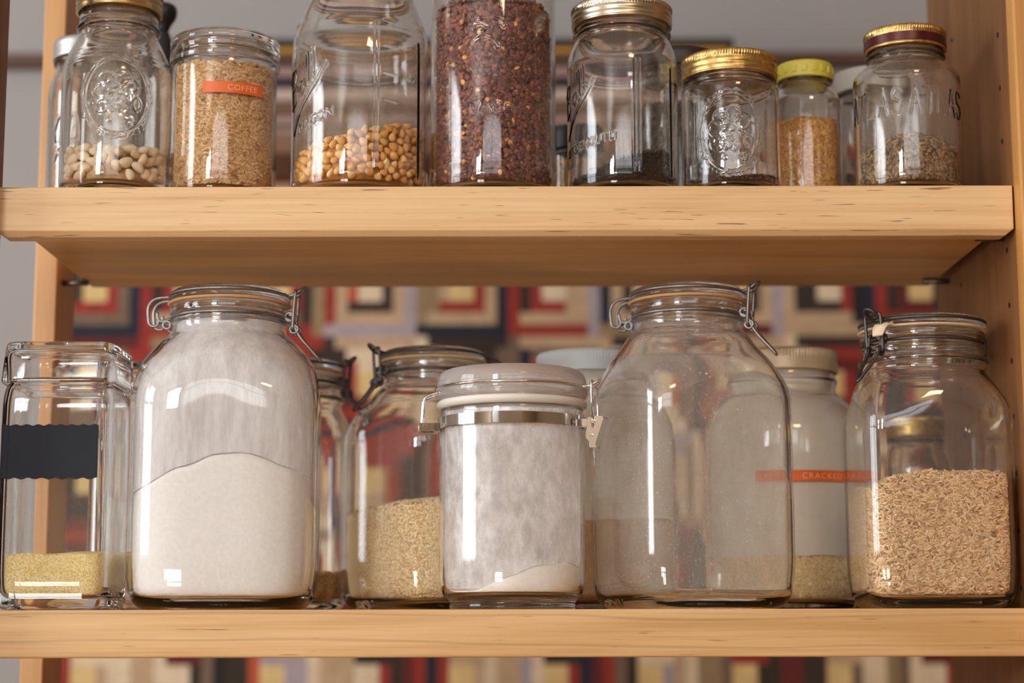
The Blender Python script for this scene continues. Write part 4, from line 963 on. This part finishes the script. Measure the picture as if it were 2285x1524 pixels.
grains(jU8, lambda x, y: .0330 + .45 * np.clip(x, -.045, .014) + .10 * y + .0015 * np.sin(120 * x + 70 * y), 'wild_rice', grain_mat('wild rice', ((0, (22, 18, 18)), (.6, (40, 28, 24)), (1, (74, 50, 34))), .3, .5), 'black wild rice heaped in the wide mouth jar', 'rice', (.0058, .0008, .0007), 1500, 1100, 1.8, .5, 1, tmpl=ellipsoid(.0058, .0008, .0007, 5, 5))

# dark-lidded jar behind
YU9 = 1.815
jU9 = mason('storage_jar', 'jar of dark beans with a dark brown lid behind the oval pint jar', 'jar', 1516, YU9, .0450, .184, .0435, GS, None, shoulder=(.80, .86), lid=lambda r, rl, a, b: one_lid(r, rl, a, b, M['dark_lid']), lid_h=.10)
grains(jU9, slope(.125, 0, 0, .003, .04), 'dark_beans', grain_mat('dark bean', ((0, (34, 26, 24)), (1, (58, 42, 36))), .4), 'dark beans filling the jar with the dark brown lid', 'beans', (.005, .0035, .003), 1200, 150, 1.7, .5)

# pint jar with the fruit oval
YU10 = 1.655; RU10 = .0447
zc10 = upx(295, YU10 - RU10); a10 = 66 / scale_at(YU10 - RU10, ZU + .06); b10 = abs(upx(208, YU10 - RU10) - upx(380, YU10 - RU10)) / 2
jU10 = mason('mason_jar', 'pint mason jar with a worn gold lid, moulded fruit oval and nearly empty', 'jar', 1630, YU10, RU10, .1315, .0437, [M['glass_smoke'], M['in_clean']], 'mason jars', oval_fruit(0, zc10, a10, b10), (.012, .100, 220), lid=lambda r, rl, a, b: screw_lid(r, rl, a, b, M['gold_worn'], M['gold']), lid_h=.155, shoulder=(.76, .80))
grains(jU10, slope(.0135, .10, .05, .003, .04, .001, 90), 'brown_crumbs', grain_mat('brown crumb', ((0, (50, 30, 24)), (1, (92, 58, 44))), .6), 'brown crumbs left on the bottom of the pint jar', 'crumbs', (.0013, .001, .0009), 900, 1400, 1.8)

# yellow-lidded jar
YU11 = 1.735
jU11 = mason('storage_jar', 'slim jar of golden bulgur with a yellow lid', 'jar', 1799, YU11, .0335, .150, .0270, GS, None, shoulder=(.74, .86), lid=None, t=.0024, tb=.005)
lo = one_lid(jU11.root, .0272, .150 * .895, .1505, M['yellow_lid'])
mb = MB()
for k in range(18):                                    # raised grip pads round the lid
    f = frame_at(2 * PI * k / 18); V = [f(r, t, q) for q in (.1385, .1455) for t in (-.0026, .0026) for r in (.0265, .0281)]
    mb.add(V, [(0, 2, 3, 1), (4, 5, 7, 6), (0, 1, 5, 4), (2, 6, 7, 3), (0, 4, 6, 2), (1, 3, 7, 5)])
bevelled(mb.build('grip_ribs', M['yellow_lid'], lo, False), .0006)
grains(jU11, slope(.0900, 0, 0, .005, .033, .0008, 90), 'bulgur', grain_mat('bulgur', ((0, (170, 116, 60)), (.5, (204, 152, 88)), (1, (224, 178, 112)))), 'golden bulgur filling the yellow lidded jar', 'bulgur', (.0016, .0011, .001), 6200, 600, 1.75, .4)

# pale-lidded jar at the back
YU12 = 1.835
jU12 = mason('storage_jar', 'jar with a pale grey lid behind the seed jar, brown seeds at its bottom', 'jar', 1950, YU12, .0400, .172, .0395, GS, None, shoulder=(.80, .86), lid=lambda r, rl, a, b: one_lid(r, rl, a, b, M['grey_lid'], 'lid', False, 100, .0007), lid_h=.13)
seedm = grain_mat('striped seed', ((0, (92, 72, 54)), (.5, (140, 114, 86)), (1, (176, 148, 114))), .55)
grains(jU12, slope(.062, 0, 0, .003, .04), 'brown_seeds', seedm, 'brown seeds low in the jar with the pale grey lid', 'seeds', (.0048, .0018, .0013), 900, 250, 1.7, .5, tmpl=ellipsoid(.0048, .0019, .0013, 6, 6))

# jar with maroon and gold lid
YU13 = 1.662; RU13 = .0488
z13 = lambda y: upx(y, YU13 - RU13)
em13 = [(p, .0009, .0010) for p in word('ATLAS', -.0640, z13(252), .0090, .0240, .40)] + [(p, .0009, .0010) for p in word('ATLAS', .0030, z13(252), .0090, .0240, .40)]
jU13 = mason('mason_jar', 'jar of grey brown seeds with a maroon and gold lid beside the right panel', 'jar', 2026, YU13, RU13, .158, .0372, GS, 'mason jars', em13, (.040, .106, 180), lid=None, shoulder=(.70, .82), half=1.5)
screw_lid(jU13.root, .0372, .158 * .885, .1585, M['gold_worn'], M['gold_worn'], ribs=0)
closed_ring('lid_stripe', .0366, .0378, .158 * .903, .158 * .953, M['maroon'], jU13.root, 96, .0002)
grains(jU13, slope(.0370, .0, .03, .022, .047, .001, 90), 'striped_seeds', seedm, 'grey brown seeds heaped in the jar with the maroon lid', 'seeds', (.0050, .0020, .0013), 1700, 900, 1.8, .5, tmpl=ellipsoid(.0050, .0020, .0013, 7, 6))
# the film of dust on the inside of each jar, from its contents up to the neck
for j in JARS:
    if not j.film: continue
    n = 128; tf = TH(n); zlo = np.full(n, j.zb)
    if j.h is not None:
        r = j.rin(np.full(n, j.tb + .03), tf); zlo = np.clip(j.h(r * np.cos(tf), r * np.sin(tf)) + .0012, j.zb, j.top - .01)
    zz = zlo + (j.top - zlo) * np.linspace(0, 1, 44)[:, None]
    r = np.stack([j.rin(z, tf) for z in zz]) - .0005
    V = np.stack([r * np.cos(tf), r * np.sin(tf), zz], -1).reshape(-1, 3); a, b = np.arange(43)[:, None] * n, np.arange(n)[None, :]
    raw_mesh('dust_film', V, np.stack([a + b, a + (b + 1) % n, a + n + (b + 1) % n, a + n + b], -1).reshape(-1, 4), j.film, j.root)
